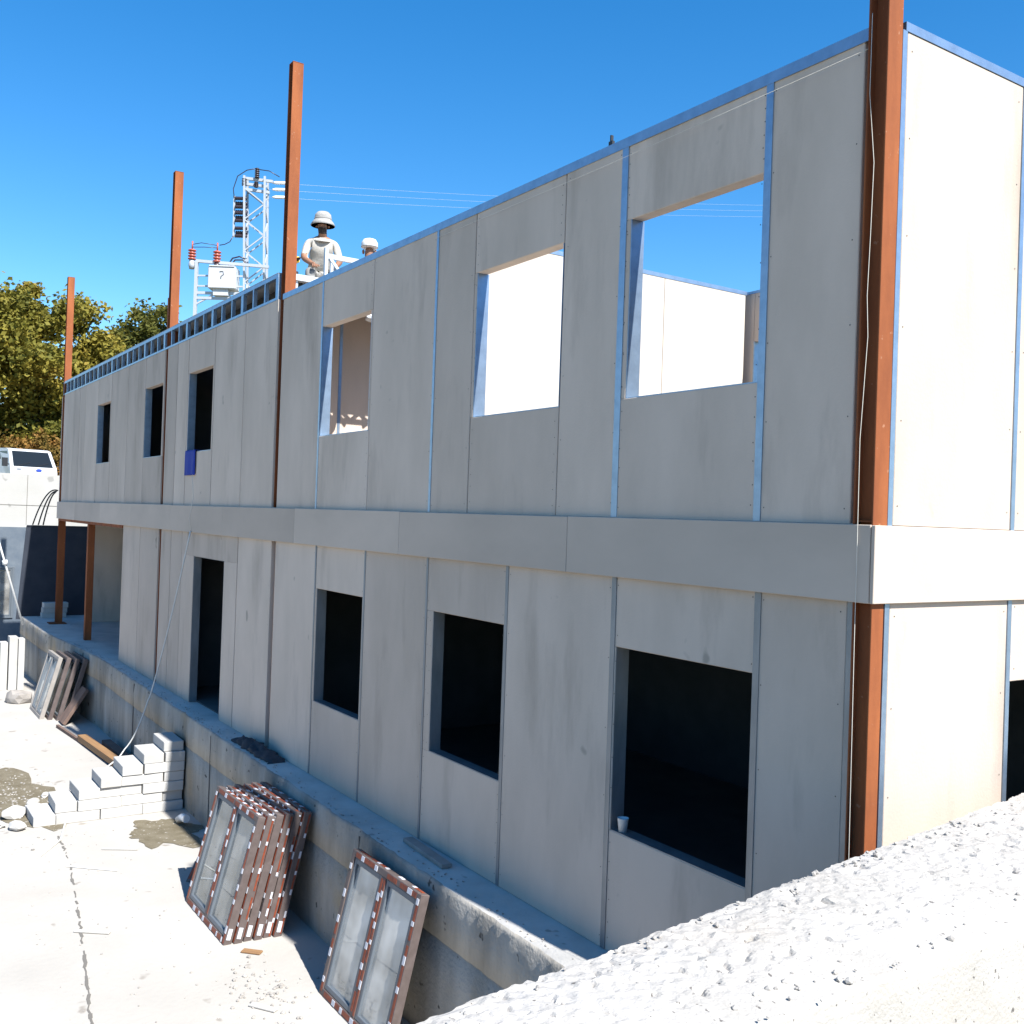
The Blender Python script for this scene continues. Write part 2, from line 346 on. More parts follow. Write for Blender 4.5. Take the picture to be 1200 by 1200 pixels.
for x, w in [(-.74,.045),(-1.97,.045),(-3.23,.036),(-4.47,.03),(-5.70,.03),(-6.9,.03),(-9.42,.016),(-11.92,.016),(-12.52,.016),(-14.42,.016),(-.135,.03)]:
    if w >= .03: MB().box(x-w/2, x+w/2, -.003, .09, 0.005, ZB+.02).build('steel_stud', MT['galv_dull'], BLD, (x,0,1.2))
    else: stud(x, 0.005, ZB+.02, w+.012, 'galv_dull')

# short sunlit side
DEP = 3.8
for (p0,p1) in [(.12,1.16),(1.19,2.44),(2.47,DEP)]: panelB(p0, p1, ZT, ZP)
panelB(.12, 1.16, 0, ZB+.02); panelB(1.19, 2.44, 1.95, ZB+.02); panelB(1.19, 2.44, 0, .77); panelB(2.47, DEP, 0, ZB+.02)
for y, z0, z1 in [(1.175,ZT,ZP),(2.455,ZT,ZP),(1.175,0.005,ZB+.02),(2.455,0.005,ZB+.02),(.1,ZT,ZP),(.1,0.005,ZB+.02)]:
    MB().box(-.09, .004, y-.018, y+.018, z0, z1).build('steel_stud', MT['galv'], BLD, (0,y,z0))
b = MB(); b.box(-.112,-.006,1.19,1.196,.776,1.95); b.box(-.112,-.006,2.434,2.44,.776,1.95); b.box(-.112,-.006,1.19,2.44,.77,.776)
b.build('opening_lining', MT['galv_dull'], BLD, (0,1.8,.77))

# fascia band between the storeys
for (x0,x1) in [(-2.45,0.0),(-4.95,-2.45),(-7.45,-4.95),(-9.95,-7.45),(-12.45,-9.95),(-14.95,-12.45),(-17.45,-14.95),(-19.95,-17.45),(-22.05,-19.95)]:
    b = MB().cbox(x0+.002, x1-.002, -.04, -.012, ZB, ZT+random.uniform(-.003,.003), .003); b.build('fascia_board', MT['fascia'], BLD, ((x0+x1)/2,0,2.6))
for (y0,y1) in [(-.04,2.46),(2.46,DEP)]:
    MB().cbox(.003, .026, y0, y1-.002, ZB, ZT, .003).build('fascia_board', MT['fascia'], BLD, (0,(y0+y1)/2,2.6))
# ledger angle under the fascia and on top of it
MB().box(-22.0,-.1,-.012,.0,ZT-.02,ZT+.006).box(-22.0,0,-.006,.0,ZB+.03,ZB+.2).build('ledger_angle', MT['galv_dull'], BLD, (-11,0,ZT))

# intermediate floor, ground slab, top tracks
MB().box(-22.0,-.105,.105,DEP-.105,ZB+.05,ZT-.03).build('floor_deck', MT['slab'], BLD, (-11,1.9,2.6))
MB().box(-8.13,-.125,-.004,TH+.004,ZP,ZP+.035).box(-8.13,-.125,-.006,.001,ZP-.03,ZP+.034).build('top_track', MT['galv'], BLD, (-4,0,ZP))
MB().box(-TH-.004,.005,.105,DEP,ZP,ZP+.045).build('top_track', MT['galv'], BLD, (0,2,ZP))
MB().box(-22.0,-8.3,-.004,TH+.004,ZP,ZP+.03).build('top_track', MT['galv'], BLD, (-15,0,ZP))

# red steel columns
def column(x0, x1, y0, y1, z0, z1):
    b = MB(); t = .011; c = (y0+y1)/2
    b.cbox(x1-t, x1, y0, y1, z0, z1, .002); b.cbox(x0, x0+t, y0, y1, z0, z1, .002); b.box(x0+t, x1-t, c-.004, c+.004, z0, z1)
    b.box(x0, x1, y0, y1, z1-.006, z1+.002)
    return b.build('steel_column', MT['primer'], BLD, ((x0+x1)/2, (y0+y1)/2, z0))
def tubecol(x0, x1, y0, y1, z0, z1):
    return MB().cbox(x0, x1, y0, y1, z0, z1, .006).build('steel_column', MT['primer'], BLD, ((x0+x1)/2, (y0+y1)/2, z0))
column(-.115, .0, -.012, .078, 0, ZT+.02); column(-.115, .004, -.03, .08, ZT-.005, 8.1)
for x, top in ((-8.2,7.97),(-13.155,8.02)):
    column(x-.065, x+.06, .02, .15, 0, top)
column(-21.97,-21.84, -.012, .13, 0, 7.93)
tubecol(-21.97,-21.83, 2.25, 2.40, 0, 7.8)
tubecol(-18.75,-18.62, .0, .13, 0, ZB+.05)
MB().box(-22.0,-15.66,-.01,.11,ZB-.055,ZB+.05).build('edge_beam', MT['primer'], BLD, (-19,0,ZB))
MB().box(-22.06,-21.7,-.16,.2,.004,.02).build('base_plate', MT['primer'], BLD, (-21.9,0,.01))

# back and partition walls (board inside, some in near black painted shade)
def wallbox(x0,x1,y0,y1,z0,z1,m='board_in',name='partition_wall'):
    return MB().box(x0,x1,y0,y1,z0,z1).build(name, MT[m], BLD, ((x0+x1)/2,(y0+y1)/2,z0))
wallbox(-22.0,-.0,DEP+.002,DEP+.1,0,2.76,'shade_in','back_wall')
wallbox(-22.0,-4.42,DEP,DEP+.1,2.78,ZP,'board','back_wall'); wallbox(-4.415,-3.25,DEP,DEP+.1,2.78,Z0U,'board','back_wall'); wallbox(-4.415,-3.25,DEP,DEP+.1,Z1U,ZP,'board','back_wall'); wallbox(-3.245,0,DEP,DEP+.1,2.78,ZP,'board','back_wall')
wallbox(-22.0,-8.32,DEP+.01,DEP+.09,ZP+.032,5.512,'shade_in','back_wall')
wallbox(-22.1,-22.002,.06,DEP,5.202,5.512,'shade_in','end_wall')
MB().box(-22,0,DEP-.004,DEP+.104,ZP+.001,ZP+.03).build('top_track', MT['galv'], BLD, (-11,DEP,ZP))
MB().box(-4.415,-4.40,DEP-.005,DEP+.105,Z0U,Z1U).build('opening_lining', MT['galv'], BLD, (-4.4,DEP,Z0U)); MB().box(-3.265,-3.25,DEP-.005,DEP+.105,Z0U,Z1U).build('opening_lining', MT['galv'], BLD, (-3.26,DEP,Z0U))
for (y0,y1) in [(.11,1.33),(1.336,2.58),(2.586,3.72)]:
    wallbox(-4.58,-4.48,y0,y1,ZT-.03,ZP-.02)
MB().box(-4.584,-4.476,.11,3.74,ZP-.02,ZP+.02).build('top_track', MT['galv'], BLD, (-4.5,2,ZP))
for (y0,y1) in [(.11,.75),(.79,2.0),(2.006,3.79)]: wallbox(-8.30,-8.2,y0,y1,ZT-.03,5.155,'board')
MB().box(-8.29,-8.196,.752,.788,ZT-.03,5.2).build('steel_stud', MT['galv'], BLD, (-8.2,.77,4))
wallbox(-15.74,-15.66,.1,DEP,0,2.44,'board'); wallbox(-22.1,-22.0,.72,DEP,0,2.44,'board','end_wall'); wallbox(-22.1,-22.0,.0,DEP,2.44,5.2,'board','end_wall')
for x in (-8.25,-12.4): wallbox(x-.05,x+.05,.11,DEP,0,2.44,'shade_in')
MB().box(-15.6,-.11,.11,DEP,.004,.02).build('shaded_floor_sheet', MT['shade_in'], BLD, (-8,2,0))  # near black sheet over the floor, shade put into its colour
MB().box(-15.6,-.11,.106,DEP-.1,ZB+.03,ZB+.047).build('shaded_ceiling_sheet', MT['shade_in'], BLD, (-8,2,ZB))  # thin near black sheet paints shade onto the deck underside
for x in (-10.2,-12.9,-16.1): wallbox(x-.04,x+.04,.115,DEP-.01,ZT-.028,5.20,'shade_in')
# roof deck over the far bays, its edge frame with short uprights (long side) and the return frame
wallbox(-22.0,-8.32,.30,.34,ZP+.0,5.512,'shade_in','painted_shade_sheet')  # upright near black sheet added as the shade behind the edge frame cells
MB().box(-22.0,-8.32,.0,DEP+.1,5.515,5.54).build('roof_deck', MT['slab'], BLD, (-15,2,5.53))
MB().box(-8.2,-7.2,.11,DEP-.01,5.16,5.20).build('ceiling_board', MT['board'], BLD, (-7.7,2,5.2))
b = MB(); b.box(-22.0,-8.30,-.006,.05,ZP+.26,ZP+.305)
k = 0; x = -8.34
while x > -22:
    w = .035 if k % 3 else .085
    b.box(x-w/2, x+w/2, -.003, .045, ZP+.03, ZP+.26); x -= .413; k += 1
b.build('roof_edge_frame', MT['galv'], BLD, (-15,0,ZP))
def truss_y(X, y0, y1, z0, z1, n, mt='galv_white'):
    b = MB(); t = .035
    b.box(X-t/2,X+t/2,y0,y1,z1-.045,z1); b.box(X-t/2,X+t/2,y0,y1,z0,z0+.035)
    st = (y1-y0)/n
    for i in range(n):
        b.bar((X,y0+i*st,z0+.03),(X,y0+(i+.5)*st,z1-.04),.028,.03); b.bar((X,y0+(i+.5)*st,z1-.04),(X,y0+(i+1)*st,z0+.03),.028,.03)
    return b.build('roof_truss', MT[mt], BLD, (X,(y0+y1)/2,z0))
truss_y(-7.2,.11,DEP-.05,4.99,5.155,16)
b = MB(); X = -6.95
b.box(X-.02,X+.02,-.003,.03,ZP+.03,5.55); b.box(X-.02,X+.02,.031,DEP,5.44,5.49)
for i in range(5):
    y = .06+i*.75; b.bar((X,y,5.44),(X,y+.17,5.25),.045,.03); b.bar((X,y+.40,5.25),(X,y+.62,5.44),.045,.03); b.bar((X,y+.02,5.25),(X,y+.02,5.44),.03,.03)
b.build('roof_truss', MT['galv_white'], BLD, (X,2,5.25))
b = MB(); b.box(-8.32,-8.2,.14,DEP,5.46,5.53)
for y in (.16,.9,1.7,2.5,3.3): b.box(-8.31,-8.23,y,y+.05,5.2,5.46)
b.build('roof_edge_frame', MT['galv_white'], BLD, (-8.25,2,5.2))

# ------------------------------------------------------------------ concrete plinth (thing of its own: the cast base)
edge = [(0.25,-.42),(-2,-.385),(-5.7,-.33),(-11.3,-.265),(-15.9,-.225),(-17.6,-.31),(-20.4,-.50),(-23.6,-.50)]
b = MB(); n = 200; top = []
def edgeY(x):
    for (xa,ya),(xb,yb) in zip(edge[:-1], edge[1:]):
        if xb <= x <= xa: return ya+(yb-ya)*(xa-x)/(xa-xb)
    return edge[-1][1]
N_ = 520; zs = [-.002,-.03,-.2,-.4,-.405,-.41,-.7,-1.0,GZ-.05]
rows = []
for i in range(N_+1):
    x = .25+(-23.6-.25)*i/N_; ye = edgeY(x); nz = noise.noise((x*2.3,0,0))*.022+noise.noise((x*9,2,0))*.018+noise.noise((x*25,4,0))*.008
    row = [(x, DEP, -.002), (x, .4, -.002), (x, ye+.02+nz, -.002)]
    for j, z in enumerate(zs[1:]):
        bump = noise.noise((x*3,z*3,5))*.010+noise.noise((x*14,z*14,1))*.007 + (.02*max(0,noise.noise((x*4,z*7,8))-.15) if z > -.4 else 0)
        yy = ye + (-.004 if z > -.402 else (.012 if z > -.408 else .004)) + bump
        if j == 0: yy = ye+.004+nz*.8
        row.append((x, yy, z + (noise.noise((x*6,1,1))*.012 if j == 0 else 0)))
    rows.append(row)
m_ = len(rows[0]); vs = [v for r in rows for v in r]; fs = []
for i in range(N_):
    for j in range(m_-1):
        a = i*m_+j; fs.append((a, a+1, a+m_+1, a+m_))
b.add(vs, fs, 0, True)
for f_i in range(len(b.f)): b.m[f_i] = 0 if (f_i % (m_-1)) < 2 else 1
e0 = rows[0]; e1 = rows[-1]
b.add(e0+[(e0[0][0], DEP, GZ-.05)], [tuple(range(m_+1))], 1); b.add(e1+[(e1[0][0], DEP, GZ-.05)], [tuple(range(m_+1))[::-1]], 1)
PL = b.build('concrete_plinth', [MT['slab'], MT['plinth']]); tag(PL, 'long grey cast concrete plinth with a narrow ledge under the panel building', 'plinth')
# construction joints as fine grooves: dark vertical lines
b = MB()
for x in (-1.6,-4.9,-9.3,-13.4,-17.2):
    y = edgeY(x)-.012
    MB().box(x-.0025,x+.0025,y+.004,y+.02,-1.2,-.05).build('shutter_joint', MT['crack'], PL)

# ------------------------------------------------------------------ foreground rough concrete wall
path = [(1.30,-9),(0.93,-3.2),(0.36,.74),(0.17,2.0),(.17,4.5)]
def pX(y):
    for (xa,ya),(xb,yb) in zip(path[:-1], path[1:]):
        if ya <= y <= yb: return xa+(xb-xa)*(y-ya)/(yb-ya)
    return path[-1][0]
b = MB(); ys = []; y = -9.
while y < 4.5:
    ys.append(y); y += .011 if -3.3 < y < 1.2 else .06
ys.append(4.5)
prof = [(-.0,GZ-.3),(-.0,.6),(-.0,1.2),(-.0,1.40),(.004,1.455)]
NT = 46
rows = []
for y in ys:
    x0 = pX(y); row = []
    wdt = .50+.35*max(0,min(1,(y+2.5)/2.3)) if y < 0 else .86
    wdt = .52 + .20*max(0,min(1,(y+2.3)/1.6)); tt = max(0,min(1,(y+3.2)/4)); wdt = .44+.46*tt
    jag = noise.noise((y*2,0,7))*.018+noise.noise((y*11,0,3))*.012+noise.noise((y*37,0,3))*.010
    for px, pz in prof: row.append((x0+px+jag*(pz>.9), y, pz))
    for k in range(NT+1):
        t = k/NT; xx = x0+.012+jag+(wdt-.02)*t
        h = noise.noise((xx*2,y*2,1))*.012 + noise.noise((xx*9,y*9,2))*.006 + noise.noise((xx*30,y*30,4))*.006 - max(0,noise.noise((xx*24,y*24,9))-.24)*.045 + max(0,noise.noise((xx*17,y*17,19))-.3)*.025
        fade = min(1, k/2)*min(1,(NT-k)/6)
        smooth = 1 if t < .66 else max(.12, 1-(t-.66)/.12)
        h = h*smooth*(.35+.65*fade)
        row.append((xx, y, 1.49+h+.02*math.sin(t*3.1)))
    xe = x0+wdt
    ch = noise.noise((y*4,3,3))*.01
    for px, pz in ((.006,1.478),(.012,1.44),(.02,1.3),(.03,1.1),(.035,.95)): row.append((xe+px+ch, y, pz+ch*.4*(pz>1.4)))
    rows.append(row)
m_ = len(rows[0]); vs = [v for r in rows for v in r]; fs = []
for i in range(len(rows)-1):
    for j in range(m_-1):
        a = i*m_+j; fs.append((a, a+m_, a+m_+1, a+1))
b.add(vs, fs, 0, False)
FW = b.build('rough_concrete_wall', MT['wallc']); tag(FW, 'rough topped white concrete retaining wall in the foreground, crossing the lower right corner', 'wall')
b = MB(); rg = random.Random(3)
for i in range(600):
    y = rg.uniform(-3.0,1.6); x = pX(y)+rg.uniform(.03,.62); r = rg.choice([.003,.004,.005,.005,.006,.008,.011])
    b.rock((x,y,1.50+noise.noise((x*2,y*2,1))*.012), r, rg.uniform(.8,1.4), rg.uniform(.8,1.3), .8, i)
tag(b.build('loose_gravel', MT['stone']), 'loose gravel crumbs scattered over the rough wall top', 'gravel', kind='stuff')

# ------------------------------------------------------------------ window units
def window_unit(name, label, cat, group, Wd, H, loc, lean, yaw=0, seed=0, film=True, gm='glass', fm='pvc', side=True):
    root = empty(name, loc, label, cat, group, (-lean, 0, yaw))
    rg = random.Random(seed); dp = .075; bw = .055
    f = MB()
    f.cbox(-Wd/2, -Wd/2+bw, 0, dp, 0, H, .004); f.cbox(Wd/2-bw, Wd/2, 0, dp, 0, H, .004)
    f.cbox(-Wd/2+bw, Wd/2-bw, 0, dp, 0, bw, .004); f.cbox(-Wd/2+bw, Wd/2-bw, 0, dp, H-bw, H, .004)
    f.cbox(-.04, .04, .004, dp-.004, bw, H-bw, .004)
    for s in (-1, 1):
        x0, x1 = (-Wd/2+bw, -.04) if s < 0 else (.04, Wd/2-bw)
        q = MB(); sw = .042; y0, y1 = .010, dp-.010
        q.cbox(x0+.003,x0+sw,y0,y1,bw+.003,H-bw-.003,.003); q.cbox(x1-sw,x1-.003,y0,y1,bw+.003,H-bw-.003,.003)
        q.cbox(x0+sw,x1-sw,y0,y1,bw+.003,bw+sw,.003); q.cbox(x0+sw,x1-sw,y0,y1,H-bw-sw,H-bw-.003,.003)
        so_ = q.build('sash', MT['gasket'], root)
        MB().box(x0+sw-.004,x1-sw+.004,.034,.042,bw+sw-.004,H-bw-sw+.004).build('glass_pane', MT[gm], so_)
    if film:
        t = f
        def strip(p0, p1, wid, nrm):   # alternating orange film and white tags along one bar
            p0 = Vector(p0); p1 = Vector(p1); L = (p1-p0).length; d = (p1-p0)/L; a = rg.uniform(0,.03); wv = d.cross(Vector(nrm)).normalized()*wid/2; h = Vector(nrm)*.003
            while a < L-.03:
                for ln, mi in ((rg.uniform(.07,.21),0),(rg.uniform(.03,.07),1)):
                    e = min(a+ln, L)
                    if e-a > .01 and not (mi == 0 and rg.random() < .16) and not (mi == 1 and rg.random() < .15):
                        hh = h*(1.0 if mi == 0 else 1.6); A = p0+d*a; B_ = p0+d*e; w2 = wv*(1 if mi == 0 else 1.12)
                        t.add([A-w2,A+w2,B_+w2,B_-w2,A-w2+hh,A+w2+hh,B_+w2+hh,B_-w2+hh],[(0,1,2,3),(7,6,5,4),(0,4,5,1),(1,5,6,2),(2,6,7,3),(3,7,4,0)],mi+1)
                    a = e
        fr = (0,-1,0)
        for x in (-Wd/2+.03, Wd/2-.03): strip((x,0,.01),(x,0,H-.01),.028,fr)
        strip((-Wd/2+.07,0,.028),(Wd/2-.07,0,.028),.036,fr); strip((-Wd/2+.07,0,H-.028),(Wd/2-.07,0,H-.028),.036,fr)
        strip((-.022,.004,.07),(-.022,.004,H-.07),.03,fr); strip((.024,.004,.07),(.024,.004,H-.07),.024,fr)
        (strip((Wd/2,.055,.02),(Wd/2,.055,H-.02),.016,(1,0,0)) if side else None); strip((-Wd/2+.05,.045,H),(Wd/2-.05,.045,H),.03,(0,0,1))
        MB().box(Wd/2, Wd/2+.004, .012, .05, .05, .15).build('white_tag', MT['whitefilm'], root)
    f.build('frame', [MT[fm], MT['film'], MT['whitefilm']], root)
    return root
ln = math.asin(.29/1.165)
labs = ['outermost taped window of the middle stack, its two panes fully in view',
        'second taped window from the front in the middle stack of six',
        'third taped window from the front in the middle stack of six leaning on the plinth',
        'third taped window from the plinth in the middle stack of six',
        'taped window next to last before the plinth in the middle stack of six',
        'innermost taped window of the middle stack, touching the plinth']
jit = [0,.03,.015,.05,.03,.08]
for i in range(6):
    window_unit('window_unit', labs[i], 'window', 'taped windows in the middle stack', 1.22, 1.165, (-6.56+jit[i]*.6, -1.16+.092*i, GZ+.002), ln-.004*i, 0, 10+i, side=(i not in (0,2)))
window_unit('window_unit', 'large two pane taped window leaning alone on the plinth, nearest to the camera', 'window', None, 1.20, 1.18, (-4.09,-.765,GZ+.002), math.asin(.27/1.18), 0, 42, gm='glass2', side=False)
window_unit('window_unit', 'small taped window poking out at the left behind the middle stack', 'window', None, .62, .60, (-7.43,-.86,GZ+.002), .62, rad(28), 77)
labs2 = ['foremost window of the far stack, pale dusty panes', 'second window from the front in the far stack by the brown slab', 'third window from the front in the far stack by the brown slab', 'window touching the plinth at the back of the far stack']
for i in range(4):
    window_unit('window_unit', labs2[i], 'window', 'windows in the far stack', 1.15, 1.16, (-17.62+.12*i, -1.03+.125*i, GZ+.002), .26, 0, 60+i, film=False, gm='glass2' if i == 0 else 'glass', fm='greywood' if i == 0 else 'pvc')
window_unit('window_unit', 'dark framed window set in the blue grey wall at the far left edge', 'window', None, 1.2, 1.4, (-27.31,-.78,-.42), 0, rad(90), 91, film=False, fm='gasket')

# ------------------------------------------------------------------ aerated block steps
bk = 0; names7 = ['bottom','second','third','fourth','fifth','sixth','top']
rise, going, Lb = .128, .258, .516
for k in range(7):
    y = -.30; span = (7-k)*going; n = 0
    first = going if k % 2 else Lb
    rem = span
    blocks = []
    while rem > .02:
        l = min(first if n == 0 else Lb, rem); blocks.append(l); rem -= l; n += 1
    for j, l in enumerate(blocks):
        b = MB().cbox(-.30, .30, -l+.003, -.003, 0, rise-.003, .006)
        o = b.build('aerated_block', MT['aac']); o.location = (-10.66+random.uniform(-.028,.028), y, GZ+k*rise); o.rotation_euler = (0,0,random.uniform(-.03,.03))
        pos = 'against the plinth' if j == 0 else ('at the open outer end' if j == len(blocks)-1 else ('second from the plinth' if j == 1 else 'third from the plinth'))
        lab = f'white aerated block in the {names7[k]} course of the block steps, {pos}' if len(blocks) > 1 else ('single white aerated block at the very top of the block steps' if k == 6 else f'only white aerated block in the {names7[k]} course of the block steps')
        tag(o, lab, 'block', 'white blocks forming steps to the plinth'); y -= l
# rubble beside the steps
rl = ['largest chunk of white rubble at the foot of the block steps','flat piece of white rubble beside the wet sand','small white rubble chunk left of the lowest step','white rubble chunk lying on the wet sand','broken white block corner behind the lowest step','white crumb of block on the edge of the sand patch']
rp = [(-10.35,-2.28,.10),(-10.9,-2.25,.13),(-10.55,-2.45,.07),(-11.4,-1.95,.08),(-11.0,-2.0,.12),(-11.7,-1.75,.06)]
for i, (x,y,r) in enumerate(rp):
    o = MB().rock((0,0,0), r, 1.2, .9, .6, i+2, sub=2).build('rubble_chunk', MT['aac']); o.location = (x,y,GZ+r*.45); tag(o, rl[i], 'rubble', 'white rubble by the block steps')
o = MB().tube([(0,0,0),(.1,.02,.05),(.22,.03,.06)], [.045,.05,.05], 10).build('pipe_offcut', MT['white']); o.location = (-9.75,-.52,GZ+.05); tag(o, 'short white pipe offcut lying on wet sand at the steps', 'pipe')
b = MB(); rg = random.Random(9)
for i in range(700):
    if i >= 420:
        x = rg.uniform(-19,-1.5); y = edgeY(x)+abs(rg.gauss(0,.07))+.035; r = rg.uniform(.003,.010); b.rock((x,y,r*.4), r, 1.3, 1, .7, i); continue
    if i < 200: x, y = rg.gauss(-11.8,.8), rg.gauss(-2.1,.3)
    elif i < 300: x, y = rg.gauss(-4.9,.35), rg.gauss(-1.15,.16)
    else: x, y = rg.uniform(-10,-4.5), rg.uniform(-2.6,-.9)
    r = rg.uniform(.006,.02) if i < 300 else rg.uniform(.004,.011); b.rock((x,y,GZ+r*.4), r, 1.2, 1, .7, i)
tag(b.build('yard_grit', MT['stone']), 'grit and small crumbs strewn over the yard slab', 'gravel', kind='stuff')

# ------------------------------------------------------------------ loose things in the yard and on the ledge
def plank(name, label, a, c, w, h, m, group=None, cat='plank'):
    a = Vector(a); c = Vector(c); d = c-a; o = MB().cbox(0, d.length, -w/2, w/2, -h/2, h/2, .004).build(name, MT[m])
    o.location = a; o.rotation_euler = d.to_track_quat('X','Z').to_euler(); return tag(o, label, cat, group)
plank('wood_plank', 'orange brown timber plank lying on the yard near the block steps', (-14.9,-.70,GZ+.07), (-12.4,-.55,GZ+.09), .14, .10, 'wood')
plank('wood_plank', 'dark weathered timber plank lying close against the plinth foot', (-14.4,-.42,GZ+.06), (-12.3,-.36,GZ+.06), .14, .10, 'oldwood')
plank('wood_plank', 'thin dark batten sticking out past the orange timber plank', (-16.2,-.86,GZ+.03), (-14.6,-.72,GZ+.03), .05, .05, 'oldwood')
plank('brown_slab', 'short grey brown slab leaning on the plinth beside the far stack', (-16.5,-.74,GZ+.02), (-16.5,-.36,GZ+.62), .42, .06, 'oldwood', cat='slab')
plank('board_offcut', 'narrow yellow grey board lying on the ledge at the wall foot', (-4.45,-.11,.02), (-3.72,-.15,.02), .09, .035, 'greywood', cat='board')
plank('pale_strip', 'thin white strip lying on the yard slab beside the crack', (-8.75,-2.0,GZ+.01), (-8.35,-1.55,GZ+.01), .035, .012, 'white', cat='strip')
plank('thin_rod', 'thin blue grey rod lying on the yard slab near the bottom edge', (-4.95,-2.42,GZ+.008), (-4.62,-2.02,GZ+.008), .01, .008, 'coated', cat='rod')
for i, (a, c_, lab) in enumerate([((-9.15,-1.55),(-8.95,-1.2),'short pale batten on the yard between the crack and the wet sand'),((-6.9,-2.25),(-6.7,-1.98),'small white offcut lying alone on the open yard slab'),((-4.75,-1.32),(-4.55,-1.18),'small white board scrap lying among grit before the near leaning window'),((-5.75,-1.05),(-5.62,-.92),'tiny wood scrap lying just right of the middle window stack')]):
    plank('offcut', lab, (*a,GZ+.012), (*c_,GZ+.012), .035+.012*i, .016, 'aac' if i != 3 else 'wood', 'offcuts on the yard', 'offcut')
# dark rag bundle on the ledge
b = MB(); n1, n2 = 28, 10; vs = []
for i in range(n1+1):
    t = i/n1; x = -8.75+1.3*t
    for j in range(n2+1):
        s = j/n2; a = math.pi*s; hh = .085*(math.sin(math.pi*min(1,max(0,t*1.0)))**.4)
        r = 1+.6*noise.noise((x*9,s*5,0))+.35*noise.noise((x*28,s*11,2)); vs.append((x, -.135+.10*math.cos(a)*r, .001+hh*math.sin(a)*r))
fs = [(i*(n2+1)+j,i*(n2+1)+j+1,(i+1)*(n2+1)+j+1,(i+1)*(n2+1)+j) for i in range(n1) for j in range(n2)]
b.add(vs, fs, 0, True); tag(b.build('rag_bundle', MT['darkrag']), 'dark crumpled rag bundle lying on the ledge at the wall', 'rag')
# off-cuts scattered on the ledge
ol = ['wire scrap on the ledge above the near leaning window','wire scrap on the ledge above the middle window stack','wire scrap on the ledge just right of the dark rag bundle']
for i, (x,y) in enumerate([(-4.9,-.2),(-6.0,-.17),(-7.1,-.13)]):
    b = MB(); rg = random.Random(i)
    p = Vector((0,0,.006)); pts = [p.copy()]
    for k in range(9): p = p+Vector((rg.uniform(-.03,.07),rg.uniform(-.03,.03),0)); p.z = .006+rg.uniform(0,.012); pts.append(p.copy())
    o = b.tube(pts, .0009, 4).build('wire_scrap', MT['galv_white']); o.location = (x,y,0); tag(o, ol[i], 'wire', 'scraps on the ledge')
# cup on the window sill
b = MB().lathe([(.026,0),(.036,.085),(.038,.088),(.033,.084),(.024,.006)], (0,0,0), 20); o = b.build('plastic_cup', MT['white']); o.location = (-1.86,.045,.777); tag(o, 'white plastic cup on the sill of the nearest lower window', 'cup')
# blue cloth hanging below a far upper window
b = MB(); vs = []; n1, n2 = 10, 12
for i in range(n1+1):
    for j in range(n2+1):
        x = -11.84+.50*i/n1; z = 3.575-.36*j/n2; y = -.012+.012*math.sin(i*1.3)*(j/n2)-.006*(j > 0)
        vs.append((x,y,z))
b.add(vs, [(i*(n2+1)+j,(i+1)*(n2+1)+j,(i+1)*(n2+1)+j+1,i*(n2+1)+j+1) for i in range(n1) for j in range(n2)], 0, True)
b.add([(-11.84,-.012,3.575),(-11.34,-.012,3.575),(-11.34,.13,3.575),(-11.84,.13,3.575)], [(0,1,2,3)])
o = b.build('blue_cloth', MT['blue']); tag(o, 'bright blue cloth hanging over the sill of an upper window', 'cloth')
sm = o.modifiers.new('thick','SOLIDIFY'); sm.thickness = .006
# white cable from the fascia to the yard
def sag(a, c, s, n=24): 
    a = Vector(a); c = Vector(c); return [a.lerp(c,k/n)+Vector((0,0,-4*s*(k/n)*(1-k/n))) for k in range(n+1)]
pts = sag((-11.31,-.055,2.42),(-12.05,-.34,-.02),.12,16)+sag((-12.05,-.36,-.06),(-12.25,-.62,GZ+.42),.1,8)+sag((-12.25,-.7,GZ+.3),(-11.3,-1.6,GZ+.02),.0,6)+[Vector((-10.3,-1.75,GZ+.012)),Vector((-9.7,-1.9,GZ+.012)),Vector((-9.2,-2.2,GZ+.012))]
tag(MB().tube(pts, .011, 7).build('white_cable', MT['cable']), 'white cable hanging from the fascia down past the plinth to the yard', 'cable')
tag(MB().tube([(-11.35,-.046,3.22),(-11.25,-.05,2.9),(-11.4,-.055,2.6),(-11.31,-.056,2.43)], .003, 5).build('loose_string', MT['cord']), 'thin string dangling below the blue cloth at the fascia', 'string')
# mason's strings at the near corner
tag(MB().tube([(-.11,-.035,5.13),(-2.2,-.02,5.12),(-4.5,-.012,5.13)], .0013, 5).build('mason_string', MT['cord']), 'pale string stretched along the top of the near wall panels', 'string')
tag(MB().tube([(-.09,-.035,5.3),(-.09,-.036,4.9),(-.05,-.04,4.55),(-.055,-.042,4.2),(-.06,-.046,3.9),(-.05,-.044,3.7),(-.075,-.046,3.2),(-.07,-.048,2.7),(-.07,-.046,2.2),(-.065,-.042,1.2),(-.06,-.04,.3)], .0016, 5).build('mason_string', MT['cord']), 'thin pale string hanging down the near red corner column', 'string')
b = MB().box(-.02,.02,-.01,.01,0,.035).box(-.006,.006,-.01,.01,.035,.075); o = b.build('clamp', MT['black']); o.location = (-2.18,.02,ZP+.035); tag(o, 'tiny black clamp on the top edge of the near wall', 'clamp')
# bag-like bundle hanging under the ceiling in the third upper window
o = MB().rock((0,0,0), .11, 1.5, .8, .5, 5, sub=2).build('white_bundle', MT['white']); o.location = (-6.55,.75,5.05)
o.location = (-7.15,.70,4.93); tag(o, 'crumpled white bundle hung under the ceiling behind an upper window', 'bundle')
